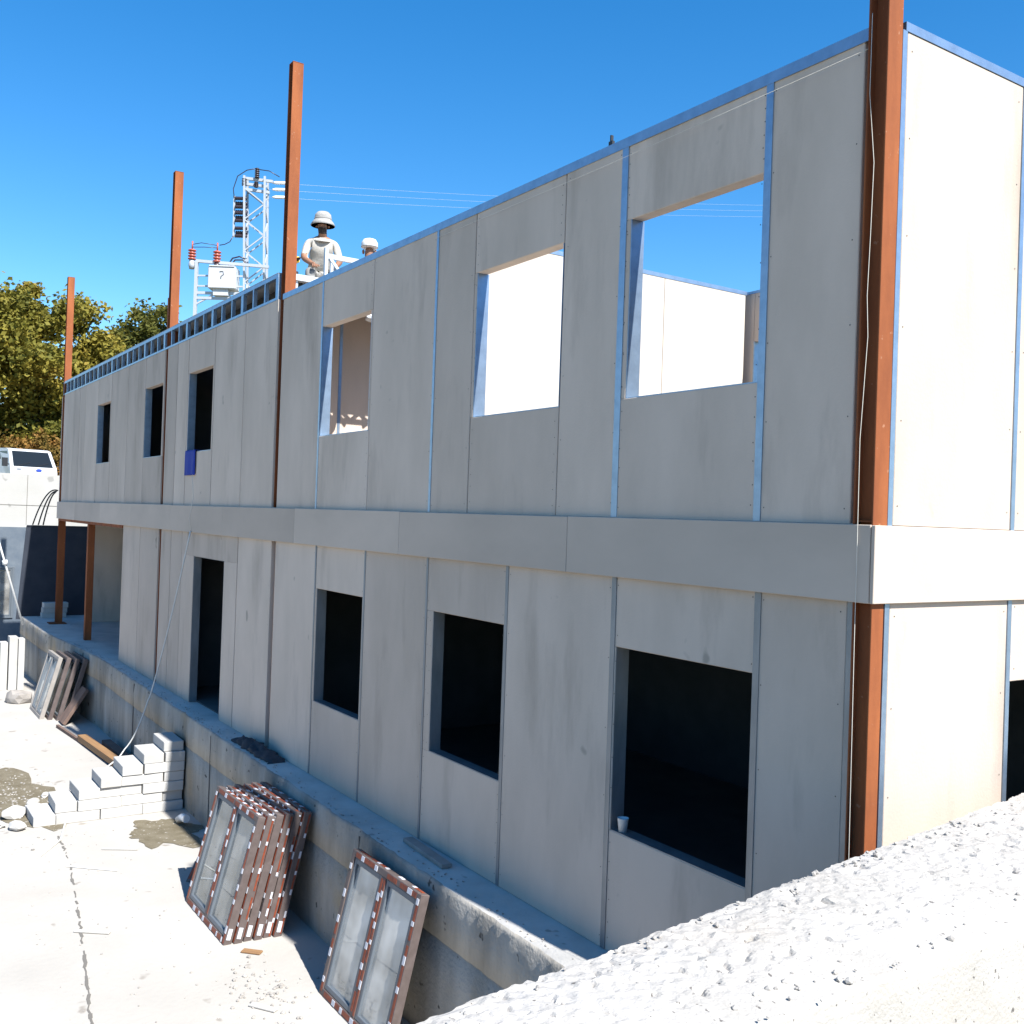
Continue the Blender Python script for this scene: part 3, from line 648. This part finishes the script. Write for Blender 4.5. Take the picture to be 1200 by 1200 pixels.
# yellow drill on the roof edge
dr = empty('power_drill', (-8.26,.17,5.53), 'yellow and black power drill standing on the roof edge by the pole', 'drill')
MB().cbox(-.09,.09,-.03,.03,.13,.20,.008).build('body', MT['yellow'], dr)
MB().bar((-.02,0,.13),(.0,0,.03),.035,.04).cbox(-.05,.05,-.035,.035,0,.035,.005).build('handle', MT['black'], dr)
MB().tube([(.09,0,.165),(.13,0,.165),(.19,0,.165)], [.022,.016,.005], 8).build('chuck', MT['black'], dr)

# ------------------------------------------------------------------ far end: retaining walls, membrane, boards, pole
b = MB(); b.box(-28.3,-27.6,-30,30,GZ-.2,3.52); RW = b.build('retaining_wall', MT['retain']); tag(RW, 'tall white concrete retaining wall behind the far end of the building', 'wall')
b = MB()
for z in (2.65,): b.box(-27.6,-27.594,-30,30,z,z+.015)
for y in (-5,-2.2,.1,2.9): b.box(-27.6,-27.594,y,y+.012,2.12,3.5)
b.build('formwork_joint', MT['crack'], RW)
tag(MB().box(-27.59,-27.35,-30,30,GZ-.1,2.05).build('coated_wall', MT['coated']), 'blue grey coated lower wall in front of the white retaining wall', 'wall')
b = MB(); b.add([(-23.9,-.56,-.1),(-23.9,2.6,-.1),(-23.9,2.6,2.16),(-23.9,-.40,2.16),(-23.93,-.56,-.1),(-23.93,2.6,-.1),(-23.93,2.6,2.16),(-23.93,-.40,2.16)],
   [(0,1,2,3),(7,6,5,4),(0,4,5,1),(1,5,6,2),(2,6,7,3),(3,7,4,0)])
b.box(-23.95,-23.88,-.39,2.6,2.16,2.19)
tag(b.build('membrane_wall', MT['membrane']), 'dark blue waterproofed wall section behind the far porch columns', 'wall')
b = MB(); 
for k, s in ((0,0),(1,.14),(2,.26)): b.tube(sag((-23.7,.25-s*.2,3.05-.02*k),(-23.8,-.28+s*.9,2.2),-.28+.05*k,14), .018, 6)
tag(b.build('black_cable', MT['black']), 'black cables looping down from the far corner of the building', 'cable')
pp = empty('prop_pole', (-21.45,-.74,.03), 'slim white prop pole leaning at the far corner of the plinth', 'pole')
MB().tube([(-21.45,-.74,.03),(-21.5,-1.247,1.765),(-21.53,-1.5,2.65)], .022, 8).build('tube', MT['white'], pp).matrix_parent_inverse = pp.matrix_world.inverted()
MB().tube([(-21.48,-1.13,1.36),(-21.485,-1.15,1.46)], .055, 10).build('collar', MT['white'], pp)
for o in pp.children:
    o.matrix_parent_inverse = Matrix.Translation((21.45,.74,-.03))
# bricks on the porch
for i in range(3):
    o = MB().cbox(-.12,.12,-.27,.27,0,.12,.006).build('porch_block', MT['aac']); o.location = (-23.2+.01*i, .16+.015*i, .0+.123*i); o.rotation_euler = (0,0,.03*i)
    tag(o, ['lowest white block of the small stack on the porch','middle white block of the small stack on the porch','topmost white block of the small stack on the porch'][i], 'block', 'white blocks stacked on the porch')
o = MB().rock((0,0,0), .16, 1.4, .9, .35, 3, sub=2).build('plastic_bag', MT['whitefilm']); o.location = (-17.2,.55,.04); tag(o, 'crumpled pale plastic bag on the porch floor', 'bag')
# upright white slabs by the far stack
for i, (y,w,h) in enumerate([(-1.22,.14,1.0),(-1.05,.16,1.12),(-.90,.12,1.08)]):
    o = MB().cbox(-.15,.15,-w/2,w/2,0,h,.006).build('upright_slab', MT['aac']); o.location = (-20.6+.05*i,y,GZ); tag(o, ['leftmost upright white slab beside the plinth corner','middle upright white slab beside the plinth corner','rightmost upright white slab, closest to the plinth corner'][i], 'slab', 'upright white slabs at the far corner')
o = MB().rock((0,0,0), .2, 1.3, 1, .8, 8, sub=2).build('debris_heap', MT['greywood']); o.location = (-18.9,-1.12,GZ+.1); tag(o, 'grey heap of debris in front of the upright white slabs', 'debris')

# ------------------------------------------------------------------ trees
def tree(name, label, base, top_z, lobes, nleaf, size, leaf, seed, trunk_r=.3):
    root = empty(name, base, label, 'tree', None)
    rg = random.Random(seed); base = Vector(base); b = MB()
    cen = Vector((sum(l[0][0] for l in lobes)/len(lobes), sum(l[0][1] for l in lobes)/len(lobes), sum(l[0][2] for l in lobes)/len(lobes)))
    b.tube([(0,0,-.2),(.05,.0,1.2),(.1,.1,cen.z*.6),tuple(cen)], [trunk_r*1.25,trunk_r,trunk_r*.7,trunk_r*.3], 8)
    for (c, r) in lobes:
        s = Vector((.08,.06,cen.z*rg.uniform(.4,.8))); c = Vector(c); m = s.lerp(c,.5)+Vector((0,0,.3)); b.tube([s,m,c], [trunk_r*.45,trunk_r*.28,trunk_r*.1], 6)
    b.build('trunk', MT['bark'], root)
    vs = []; fs = []
    clumps = []
    tot = sum(r[0]*r[1]*r[2] for _, r in lobes)
    for (c, r) in lobes:
        k = max(4, int(170*r[0]*r[1]*r[2]/tot))
        for _ in range(k):
            d = Vector((rg.gauss(0,1),rg.gauss(0,1),rg.gauss(0,1))).normalized()*(rg.random()**.33)*rg.uniform(.78,1.1)
            clumps.append((Vector((c[0]+d.x*r[0],c[1]+d.y*r[1],c[2]+d.z*r[2])), rg.uniform(.35,.9)*min(1.2,.28*sum(r)/3+.38)))
    for i in range(nleaf):
        c, cr = rg.choice(clumps); d = Vector((rg.gauss(0,1),rg.gauss(0,1),rg.gauss(0,.75)))*cr*.55; p = c+d
        s = size*rg.uniform(.6,1.4); u = Vector((rg.gauss(0,1),rg.gauss(0,1),rg.gauss(0,.6))).normalized(); w = u.cross(Vector((rg.gauss(0,1),rg.gauss(0,1),rg.gauss(0,1)))).normalized()
        o = len(vs); vs += [p-u*s*.5, p+w*s*.32, p+u*s*.5, p-w*s*.32]; fs.append((o,o+1,o+2,o+3))
    me = D.meshes.new('crown'); me.from_pydata([tuple(v) for v in vs], [], fs); me.materials.append(MT[leaf]); me.update()
    o = D.objects.new('crown', me); COL.objects.link(o); o.parent = root
    return root
GT = 3.0
c = at(45,420,50)
tree('autumn_tree', 'large yellow green autumn tree at the left edge beyond the wall', (c.x,c.y,GT), 14,
     [((0,0,7.0),(3.4,3.6,3.0)),((.3,-2.6,7.6),(2.4,2.4,2.3)),((0,2.6,6.0),(2.4,2.0,2.4)),((-.5,.8,9.0),(2.3,2.3,1.6)),((0,-1.2,9.3),(2.0,2.0,1.3)),((0,1.0,3.6),(2.8,3.2,1.6)),((.2,-3.6,4.6),(2.2,2.0,2.4)),((0,3.2,3.7),(2,1.4,1.5)),((.6,-1.5,2.4),(2.2,3.0,1.6)),((.6,-4.2,2.2),(2.0,2.0,1.8)),((.5,-4.6,6.4),(1.8,1.6,2)),((.8,.8,2.6),(2.0,3.2,1.8)),((.4,-2.6,5.4),(2.2,2.4,2.2)),((.4,2.4,7.6),(1.6,1.3,1.4))], 78000, .24, 'leafA', 1)
c = at(182,420,58)
tree('autumn_tree', 'darker green tree rising behind the red poles', (c.x,c.y,GT), 15,
     [((0,0,9.4),(2.2,2.0,2.0)),((0,1.6,8.0),(2.2,1.9,1.9)),((0,-1.6,7.8),(2.0,1.7,1.9)),((0,.3,6.3),(2.8,3.0,2.4)),((0,2.9,6.6),(1.7,1.3,1.5))], 26000, .24, 'leafB', 2)
c = at(118,470,62)
tree('autumn_tree', 'lower golden tree filling the gap between the two larger trees', (c.x,c.y,GT), 12,
     [((0,0,5.6),(2.6,2.6,2.4)),((0,2.2,5.0),(2.2,2.0,2.2)),((0,-1.8,5.2),(2.2,2.0,2.0))], 22000, .25, 'leafA', 3)
for i, (px, d, h, lab) in enumerate([(-10,47,3.0,'rust coloured bush at the left edge behind the white truck'),(40,47.5,2.6,'tallest rust coloured bush directly behind the white truck'),(85,47,2.6,'rust coloured bush between the white truck and the building')]):
    c = at(px,500,d)
    tree('autumn_bush', lab, (c.x,c.y,GT), 3, [((0,0,1.2),(1.3,1.5,1.1)),((0,.9,1.7),(1.1,1.1,1.0)),((0,-.9,1.9),(1.1,1.1,1.0))], 9000, .17, 'leafC', 20+i, .08)
for o in list(COL.objects):
    if o.name.startswith('autumn_bush'): o['group'] = 'rust bushes behind the truck'; o['category'] = 'bush'

# ------------------------------------------------------------------ white truck on the upper terrain (local: faces +x, y is its left)
c = at(40,540,42); TR = empty('light_truck', (c.x-.2, c.y+.05, GT), 'white light truck with a wide windscreen parked above the retaining wall', 'truck', None, (0,0,rad(14))); TR.scale = (1.06,1.06,1.06)
b = MB()
side = [(.0,.35),(.0,.9),(-.06,1.10),(-.50,1.80),(-.75,1.86),(-1.6,1.88),(-1.6,.35)]
w = .90; vs = [(x,-w,z) for x,z in side]+[(x,w,z) for x,z in side]; n = len(side)
vs = [(x, y*(1 if z < 1.25 else .9), z) for x,y,z in vs]
b.add(vs, [tuple(range(n))[::-1], tuple(range(n,2*n))]+[(i,(i+1)%n,(i+1)%n+n,i+n) for i in range(n)])
b.build('cab', MT['paint'], TR)
MB().box(-4.9,-1.68,-.92,.92,.62,.72).box(-4.9,-1.68,-.92,-.87,.72,1.12).box(-4.9,-1.68,.87,.92,.72,1.12).box(-1.74,-1.68,-.92,.92,.72,1.3).box(-4.9,-4.85,-.92,.92,.72,1.12).build('load_bed', MT['paint'], TR)
d = Vector((-.45,0,.58)).normalized(); nrm = Vector((.70,0,.44)).normalized()*.008
def onws(y, t, k=1): p = Vector((-.06,0,1.10))+Vector((-.44,0,.70))*t; return (p.x+nrm.x*k, y, p.z+nrm.z*k)
b = MB(); b.add([onws(-.76,.06),onws(.76,.06),onws(.70,.93),onws(-.70,.93),onws(-.76,.06,-1),onws(.76,.06,-1),onws(.70,.93,-1),onws(-.70,.93,-1)], [(0,1,2,3),(7,6,5,4),(0,4,5,1),(1,5,6,2),(2,6,7,3),(3,7,4,0)])
b.build('windscreen', MT['wind'], TR)
MB().bar(onws(-.6,.08,2),onws(-.1,.3,2),.02).bar(onws(.1,.08,2),onws(.6,.3,2),.02).build('wiper', MT['black'], TR)
for s in (-1,1):
    y = s*.875
    dm = MB(); dm.add([(-.32,s*.842,1.28),(-1.3,s*.842,1.28),(-1.3,s*.825,1.74),(-.60,s*.825,1.74)], [(0,1,2,3)]); dm.add([(-.32,s*.818,1.28),(-1.3,s*.818,1.28),(-1.3,s*.80,1.74),(-.60,s*.80,1.74)], [(3,2,1,0)])
    dm.build('side_window', MT['wind'], TR)
    mm = MB().bar((-.15,s*.9,1.2),(-.05,s*1.08,1.25),.03).cbox(-.09,-.01,s*1.0-.0 if s > 0 else -1.2,1.2 if s > 0 else -1.0,1.12,1.45,.01); mm.build('mirror', MT['black'], TR)
    MB().cbox(-.02,.02,.55 if s > 0 else -.8,.8 if s > 0 else -.55,.62,.78,.01).build('headlight', MT['lens'], TR)
    for x in (-.75,-3.7):
        wl = MB().lathe([(.1,-.1),(.34,-.1),(.37,-.06),(.37,.06),(.34,.1),(.1,.1)], (x,s*.8,.37), 20, 0, Matrix.Rotation(rad(90),4,'X')).build('wheel', MT['tyre'], TR)
        MB().lathe([(.05,-.105),(.2,-.105),(.2,.105),(.05,.105)], (x,s*.8,.37), 16, 0, Matrix.Rotation(rad(90),4,'X')).build('rim', MT['steelw'], wl)
MB().cbox(-.04,.06,-.9,.9,.32,.5,.02).build('bumper', MT['lead'], TR)
b = MB(); n = 24; vs = [(.006,.22*0+.11*math.cos(2*math.pi*k/n)+.18,1.02+.055*math.sin(2*math.pi*k/n)) for k in range(n)]; vs2 = [(-.01,v[1],v[2]) for v in vs]
b.add(vs+vs2, [tuple(range(n))]+[(k,k+n,(k+1)%n+n,(k+1)%n) for k in range(n)]); b.build('badge', MT['badge'], TR)
MB().box(-.004,.004,-.66,-.5,1.03,1.06).build('number_decal', MT['lead'], TR)

# ------------------------------------------------------------------ transformer and lattice tower, 40 m off
cT = at(300,600,40); yaw = math.atan2(RIGHT.y, RIGHT.x)
def loc2(x, y): # picture metres in the tower's own plane
    p = at(x,y,40)-cT; return (p.x*math.cos(yaw)+p.y*math.sin(yaw), p.z+cT.z-GT)
TW = empty('lattice_tower', (cT.x,cT.y,GT), 'pale steel lattice tower with dark insulators and crossarms beyond the roof', 'tower', None, (0,0,yaw))
zt = loc2(305,208)[1]; zb_ = 0
xl_t, xr_t = loc2(287,225)[0], loc2(311,225)[0]; xl_b, xr_b = loc2(289,340)[0]-.05, loc2(309,340)[0]+.05
zref = loc2(300,340)[1]
def leg(x_t, x_b, z): t = (z-zref)/(zt-zref); return x_b+(x_t-x_b)*t
b = MB(); dd = .5
for yy in (-dd/2,dd/2):
    for xt, xb in ((xl_t,xl_b),(xr_t,xr_b)): b.bar((leg(xt,xb,0),yy,0),(leg(xt,xb,zt),yy,zt),.075)
b.build('leg_frame', MT['steelw'], TW)
b = MB(); z = 0; k = 0
while z < zt-.5:
    z2 = min(z+.62, zt)
    for yy in (-dd/2,dd/2):
        a, c2 = leg(xl_t,xl_b,z), leg(xr_t,xr_b,z2)
        if k % 2: a, c2 = leg(xr_t,xr_b,z), leg(xl_t,xl_b,z2)
        b.bar((a,yy,z),(c2,yy,z2),.045)
    for xt, xb in ((xl_t,xl_b),(xr_t,xr_b)):
        b.bar((leg(xt,xb,z),-dd/2 if k%2 else dd/2,z),(leg(xt,xb,z2),dd/2 if k%2 else -dd/2,z2),.04)
    z = z2; k += 1
b.build('lattice_bracing', MT['steelw'], TW)
for (px0,py0,px1,py1) in [(287,209,320,213),(288,222,316,226),(290,216,314,219)]:
    (x0,z0),(x1,z1) = loc2(px0,py0), loc2(px1,py1); MB().bar((x0,-.1,z0),(x1,-.1,z1),.10).build('crossarm', MT['steelw'], TW)
def insul(x, z0, z1, r, y=0, name='insulator', m='ins'):
    pr = []; n = 5
    for i in range(n): 
        a = z0+(z1-z0)*i/n; h = (z1-z0)/n; pr += [(r*.6,a),(r,a+h*.3),(r,a+h*.5),(r*.6,a+h*.9)]
    return MB().lathe(pr, (x,y,0), 12).build(name, MT[m], TW)
for (px,py0,py1,r) in [(302,210,198,.10),(287,219,210,.10),(301,221,214,.09)]:
    (x,z0),(_,z1) = loc2(px,py0), loc2(px,py1); insul(x, z0, z1, r, -.2)
# horizontal cut-out insulators on the left of the tower
for (py0,py1,nn) in [(233,248,4),(250,259,3),(268,277,3)]:
    for i in range(nn):
        py = py0+(py1-py0)*i/max(1,nn-1); (x0,z0),(x1,z1) = loc2(276,py), loc2(290,py)
        yy = -.15 + .1*(i % 2)
        pts = []; rs = []
        for k in range(13): pts.append((x0+(x1-x0)*k/12,yy,z0)); rs.append(.085 if k % 2 else .055)
        MB().tube(pts, rs, 8).build('insulator', MT['ins'], TW)
(x0,z0),(x1,z1) = loc2(275,230), loc2(274,278); MB().bar((x0,-.1,z0),(x1,-.1,z1),.07).build('switch_rail', MT['steelw'], TW)
for pts in ([(275,232),(274,222),(279,207),(290,200),(302,198)],[(274,277),(270,284),(264,287),(258,288)],[(302,199),(316,201),(328,208)]):
    MB().tube([(loc2(*q)[0],-.15,loc2(*q)[1]) for q in pts], .018, 6).build('jumper_wire', MT['ins'], TW)
TF = empty('pole_transformer', (cT.x-.0,cT.y,GT), 'white box transformer with red bushings on a steel platform beside the lattice tower', 'transformer', None, (0,0,yaw))
(x0,z0),(x1,z1) = loc2(249,342), loc2(282,318)
MB().cbox(x0,x1,-.75,-.15,z0,z1,.03).box(x0+.05,x1-.05,-.78,-.12,z1,z1+.05).box(x0+.2,x1-.3,-.65,-.25,z0-.25,z0).build('tank', MT['paint'], TF)
xm, zm = (x0+x1)/2, (z0+z1)/2+.12
MB().tube([(xm-.08,-.755,zm+.1),(xm+.05,-.755,zm+.12),(xm+.08,-.755,zm),(xm-.02,-.755,zm-.08),(xm-.03,-.755,zm-.16)], .018, 5).build('painted_mark', MT['lead'], TF)
(ax,az),(bx,bz) = loc2(234,309), loc2(318,316)
b = MB(); b.bar((ax,-.5,az),(bx,-.5,bz),.11)
for px in (234,): x_ = loc2(px,330)[0]; b.bar((x_,-.5,0),(x_,-.5,az),.12)
x_ = loc2(283,345)[0]; b.bar((x_-.02,-.85,0),(x_-.02,-.85,z0-.2),.1)
for py in (326,338,346,352):
    (cx,cz),(dx,dz) = loc2(234,py), loc2(288,py+1); b.bar((cx,-.5,cz),(dx,-.5,dz),.06 if py < 340 else .10)
b.bar((ax,-.5,loc2(234,360)[1]),(loc2(262,344)[0],-.5,loc2(262,344)[1]),.06)
b.build('platform', MT['steelw'], TF)
for (px,py0,py1) in [(258,311,297),(229,308,295)]:
    (x,z0_),(_,z1_) = loc2(px,py0), loc2(px,py1)
    pr = []
    for i in range(4):
        a = z0_+(z1_-z0_)*i/4; h = (z1_-z0_)/4; pr += [(.09,a),(.16,a+h*.3),(.16,a+h*.5),(.08,a+h*.9)]
    MB().lathe(pr, (x,-.5,0), 12).build('bushing', MT['insred'], TF)
    MB().tube([(x,-.5,z1_),(x,-.5,z1_+.3)], .03, 6).build('terminal', MT['insred'], TF)
    MB().lathe([(.10,z0_-.35),(.13,z0_-.2),(.10,z0_)], (x,-.5,0), 12).build('bushing_base', MT['ins' if px > 250 else 'steelw'], TF)
for pts in ([(229,290),(240,288),(258,291)],[(229,293),(244,293),(258,294)],[(271,314),(276,306),(284,304),(291,307)],[(273,316),(279,308),(288,308),(296,316)]):
    MB().tube([(loc2(*q)[0],-.5,loc2(*q)[1]) for q in pts], .014 if pts[0][0] < 250 else .03, 6).build('jumper_wire', MT['ins'], TF)
for i, (py, lab) in enumerate([(214,'highest of the three faint power lines leaving the lattice tower'),(222,'middle one of the three faint power lines leaving the lattice tower'),(231,'lowest of the three faint power lines leaving the lattice tower')]):
    a = at(315,py,40); c = at(1150,238+6*i,75); PWL = empty('power_line', a, lab, 'power line', 'power lines from the lattice tower')
    pts = sag(a, c, .5, 30); wire = MB().tube(pts, .004, 5).build('wire', MT['steelw'], PWL, a); wire.location = (0,0,0)
    d = (c-a).normalized(); MB().tube([a+d*.15,a+d*.3,a+d*.9,a+d*1.0], [.03,.065,.065,.03], 8).build('strain_insulator', MT['white'], PWL, a).location = (0,0,0)

# ------------------------------------------------------------------ people
def skin_mesh(name, V, Eg, mats, pick, parent, sub=2):
    """V: list of (co, radius) ; Eg: edges ; pick(co)->material index"""
    me = D.meshes.new(name); me.from_pydata([v[0] for v in V], Eg, [])
    o = D.objects.new(name, me); COL.objects.link(o)
    md = o.modifiers.new('skin','SKIN'); md.use_smooth_shade = True
    if not me.skin_vertices: me.skin_vertices.new()
    for i, v in enumerate(V):
        r = v[1]; me.skin_vertices[0].data[i].radius = r if isinstance(r, tuple) else (r, r)
    me.skin_vertices[0].data[0].use_root = True
    sb = o.modifiers.new('sub','SUBSURF'); sb.levels = sub; sb.render_levels = sub
    bpy.context.view_layer.update()
    ev = o.evaluated_get(bpy.context.evaluated_depsgraph_get()); m2 = D.meshes.new_from_object(ev)
    m2.name = name
    D.objects.remove(o); D.meshes.remove(me)
    for m in mats: 
        m2.materials.append(m)
    for p in m2.polygons: p.material_index = pick(p.center); p.use_smooth = True
    o = D.objects.new(name, m2); COL.objects.link(o); o.parent = parent; return o

def person(loc, yaw, label, lean=.12, cap=False, turn=0):
    root = empty('person', loc, label, 'person', None, (0,0,yaw))
    L = lean; V = []; E = []
    def v(co, r, par=None):
        V.append((Vector(co), r))
        if par is not None: E.append((par, len(V)-1))
        return len(V)-1
    pel = v((0,0,.10),(.16,.12)); ab = v((.03+L*.2,0,.26),(.15,.11),pel); ch = v((.05+L*.6,0,.43),(.17,.12),ab); up = v((.04+L*.85,0,.54),(.13,.09),ch)
    nk = v((.04+L,0,.61),(.055,.06),up); 
    hx = .06+L*1.05
    jaw = v((hx+.02,0,.68),(.058,.07),nk); hd = v((hx+.012,0,.76),(.074,.092),jaw); tp = v((hx,0,.82),(.066,.08),hd)
    ns = v((hx+.112,0,.735),(.012,.014),hd)
    for s in (1,-1):
        hip = v((.06,.10*s,.07),.095,pel); kn = v((.46,.15*s,.10),.068,hip); an = v((.50,.14*s,-.30),.042,kn); ft = v((.60,.14*s,-.36),.042,an); v((.69,.14*s,-.37),.032,ft)
        sh = v((.04+L*.8,.17*s,.525),.058,up); el = v((.10+L*.9,.225*s,.30),.047,sh); wr = v((.33+L*.6,.15*s+.02,.19),.030,el)
        pm = v((.40+L*.6,.125*s+.02,.165),(.036,.018),wr)
        hand[s] = Vector((.40+L*.6,.125*s+.02,.165))
    hx0 = hx
    def pick(c):
        if c.z < -.27: return 3
        if c.z < .15 and not (c.x > .30+L*.6 and c.z > .12 and abs(c.y) < .24 and c.x < .46+L*.6 and c.z > .145): return 2
        arm = (abs(c.y) > .19 and c.z < .36) or (c.x > .26+L*.5 and c.z < .34)
        if arm and c.z > .12: return 0
        if c.z > .585:
            if .635 < c.z < .708 and c.x > hx0+.03: return 4
            return 0
        return 1
    body = skin_mesh('body', V, E, [MT['skin'],MT['shirt'],MT['trouser'],MT['shoe'],MT['beard']], pick, root)
    # fingers and thumbs joined into the same mesh, rooted inside the palm
    bm = bmesh.new(); bm.from_mesh(body.data)
    fb = MB()
    for s in (1,-1):
        h = hand[s]
        for k, (off, ln_) in enumerate([(-.026,.062),(-.009,.072),(.009,.067),(.025,.052)]):
            p = h+Vector((.015,off,0)); fb.tube([p,p+Vector((ln_*.5,0,-.006)),p+Vector((ln_*.85,0,-.030)),p+Vector((ln_*.8,0,-.052))],[.010,.0095,.0085,.006],6)
        p = h+Vector((-.01,-.03*s,0)); fb.tube([p,p+Vector((.025,-.022*s,-.01)),p+Vector((.052,-.020*s,-.03))],[.011,.010,.007],6)
    for y in (.034,-.034):   # eyes
        fb.lathe([(.002,-.012),(.012,-.006),(.013,0),(.012,.006),(.002,.012)], (hx+.080,y,.765), 8, 4)
    for y in (.074,-.074): fb.lathe([(.004,-.03),(.014,-.015),(.016,.012),(.006,.03)], (hx+.0,y,.75), 8, 0)
    fb.box(hx+.092,hx+.102,-.026,.026,.690,.698,4)
    o = len(bm.verts); nv = [bm.verts.new(q) for q in fb.v]
    for f, mi in zip(fb.f, fb.m):
        try: q = bm.faces.new([nv[i] for i in f]); q.material_index = mi; q.smooth = True
        except ValueError: pass
    if turn:
        piv = Vector((hx-.01,0,.64)); R = Matrix.Rotation(turn,3,'Z')
        for q in bm.verts:
            if q.co.z > .62:
                k = min(1,(q.co.z-.62)/.05); q.co = piv + Matrix.Rotation(turn*k,3,'Z') @ (q.co-piv)
    bm.to_mesh(body.data); bm.free()
    hp = Matrix.Translation((hx-.005,0,.0)); 
    hb = MB()
    if not cap:   # bucket hat with a drooping brim
        pr = [(.150,.745),(.155,.751),(.130,.796),(.108,.826),(.106,.85),(.098,.895),(.07,.925),(.02,.932),(.004,.932)]
        hb.lathe(pr, (hx-.005,0,0), 24)
        hb.lathe([(.148,.745),(.10,.812)], (hx-.005,0,0), 24)
        hb.lathe([(.110,.822),(.110,.842)], (hx-.005,0,0), 24, 1)
    else:
        hb.lathe([(.098,.80),(.102,.815),(.10,.86),(.075,.90),(.03,.915),(.004,.917)], (hx-.005,0,0), 20)
        vs = [(hx+.08,-.07,.81),(hx+.18,-.05,.80),(hx+.20,0,.80),(hx+.18,.05,.80),(hx+.08,.07,.81)]
        hb.add(vs+[(x,y,z-.008) for x,y,z in vs], [(0,1,2,3,4),(9,8,7,6,5)]+[(i,i+5,(i+1)%5+5,(i+1)%5) for i in range(5)])
        hb.lathe([(.104,.803),(.104,.812)], (hx-.005,0,0), 20, 1)
    if turn:
        piv = Vector((hx-.01,0,0)); hb.v = [piv+Matrix.Rotation(turn,3,'Z') @ (q-piv) for q in hb.v]
    hb.build('hat' if not cap else 'cap', [MT['hat'] if not cap else MT['white'], MT['trouser']], root)
    # collar of the shirt
    cb = MB(); n = 18; c0 = Vector((.04+L*.93,0,.575)); vs = []
    for k in range(n):
        a = 2*math.pi*k/n; vs.append(c0+Vector((.074*math.cos(a)-.004,.078*math.sin(a),.022-.03*max(0,math.cos(a)))))
    for k in range(n):
        a = 2*math.pi*k/n; vs.append(c0+Vector((.115*math.cos(a),.118*math.sin(a),-.022-.03*max(0,math.cos(a)))))
    cb.add(vs, [(k,(k+1)%n,(k+1)%n+n,k+n) for k in range(n)], 0, True); ob = cb.build('collar', MT['shirt'], root); q = ob.modifiers.new('t','SOLIDIFY'); q.thickness = .008
    return root
hand = {}
pm_ = person((-8.70,.67,5.54), rad(-18), 'man in a pale bucket hat and cream shirt sitting on the roof edge', .17, False, rad(-12)); pm_.scale = (.97,.97,.93)
person((-8.0,.98,5.20), rad(150), 'man in a white cap, only his head showing above the wall top', .18, True)
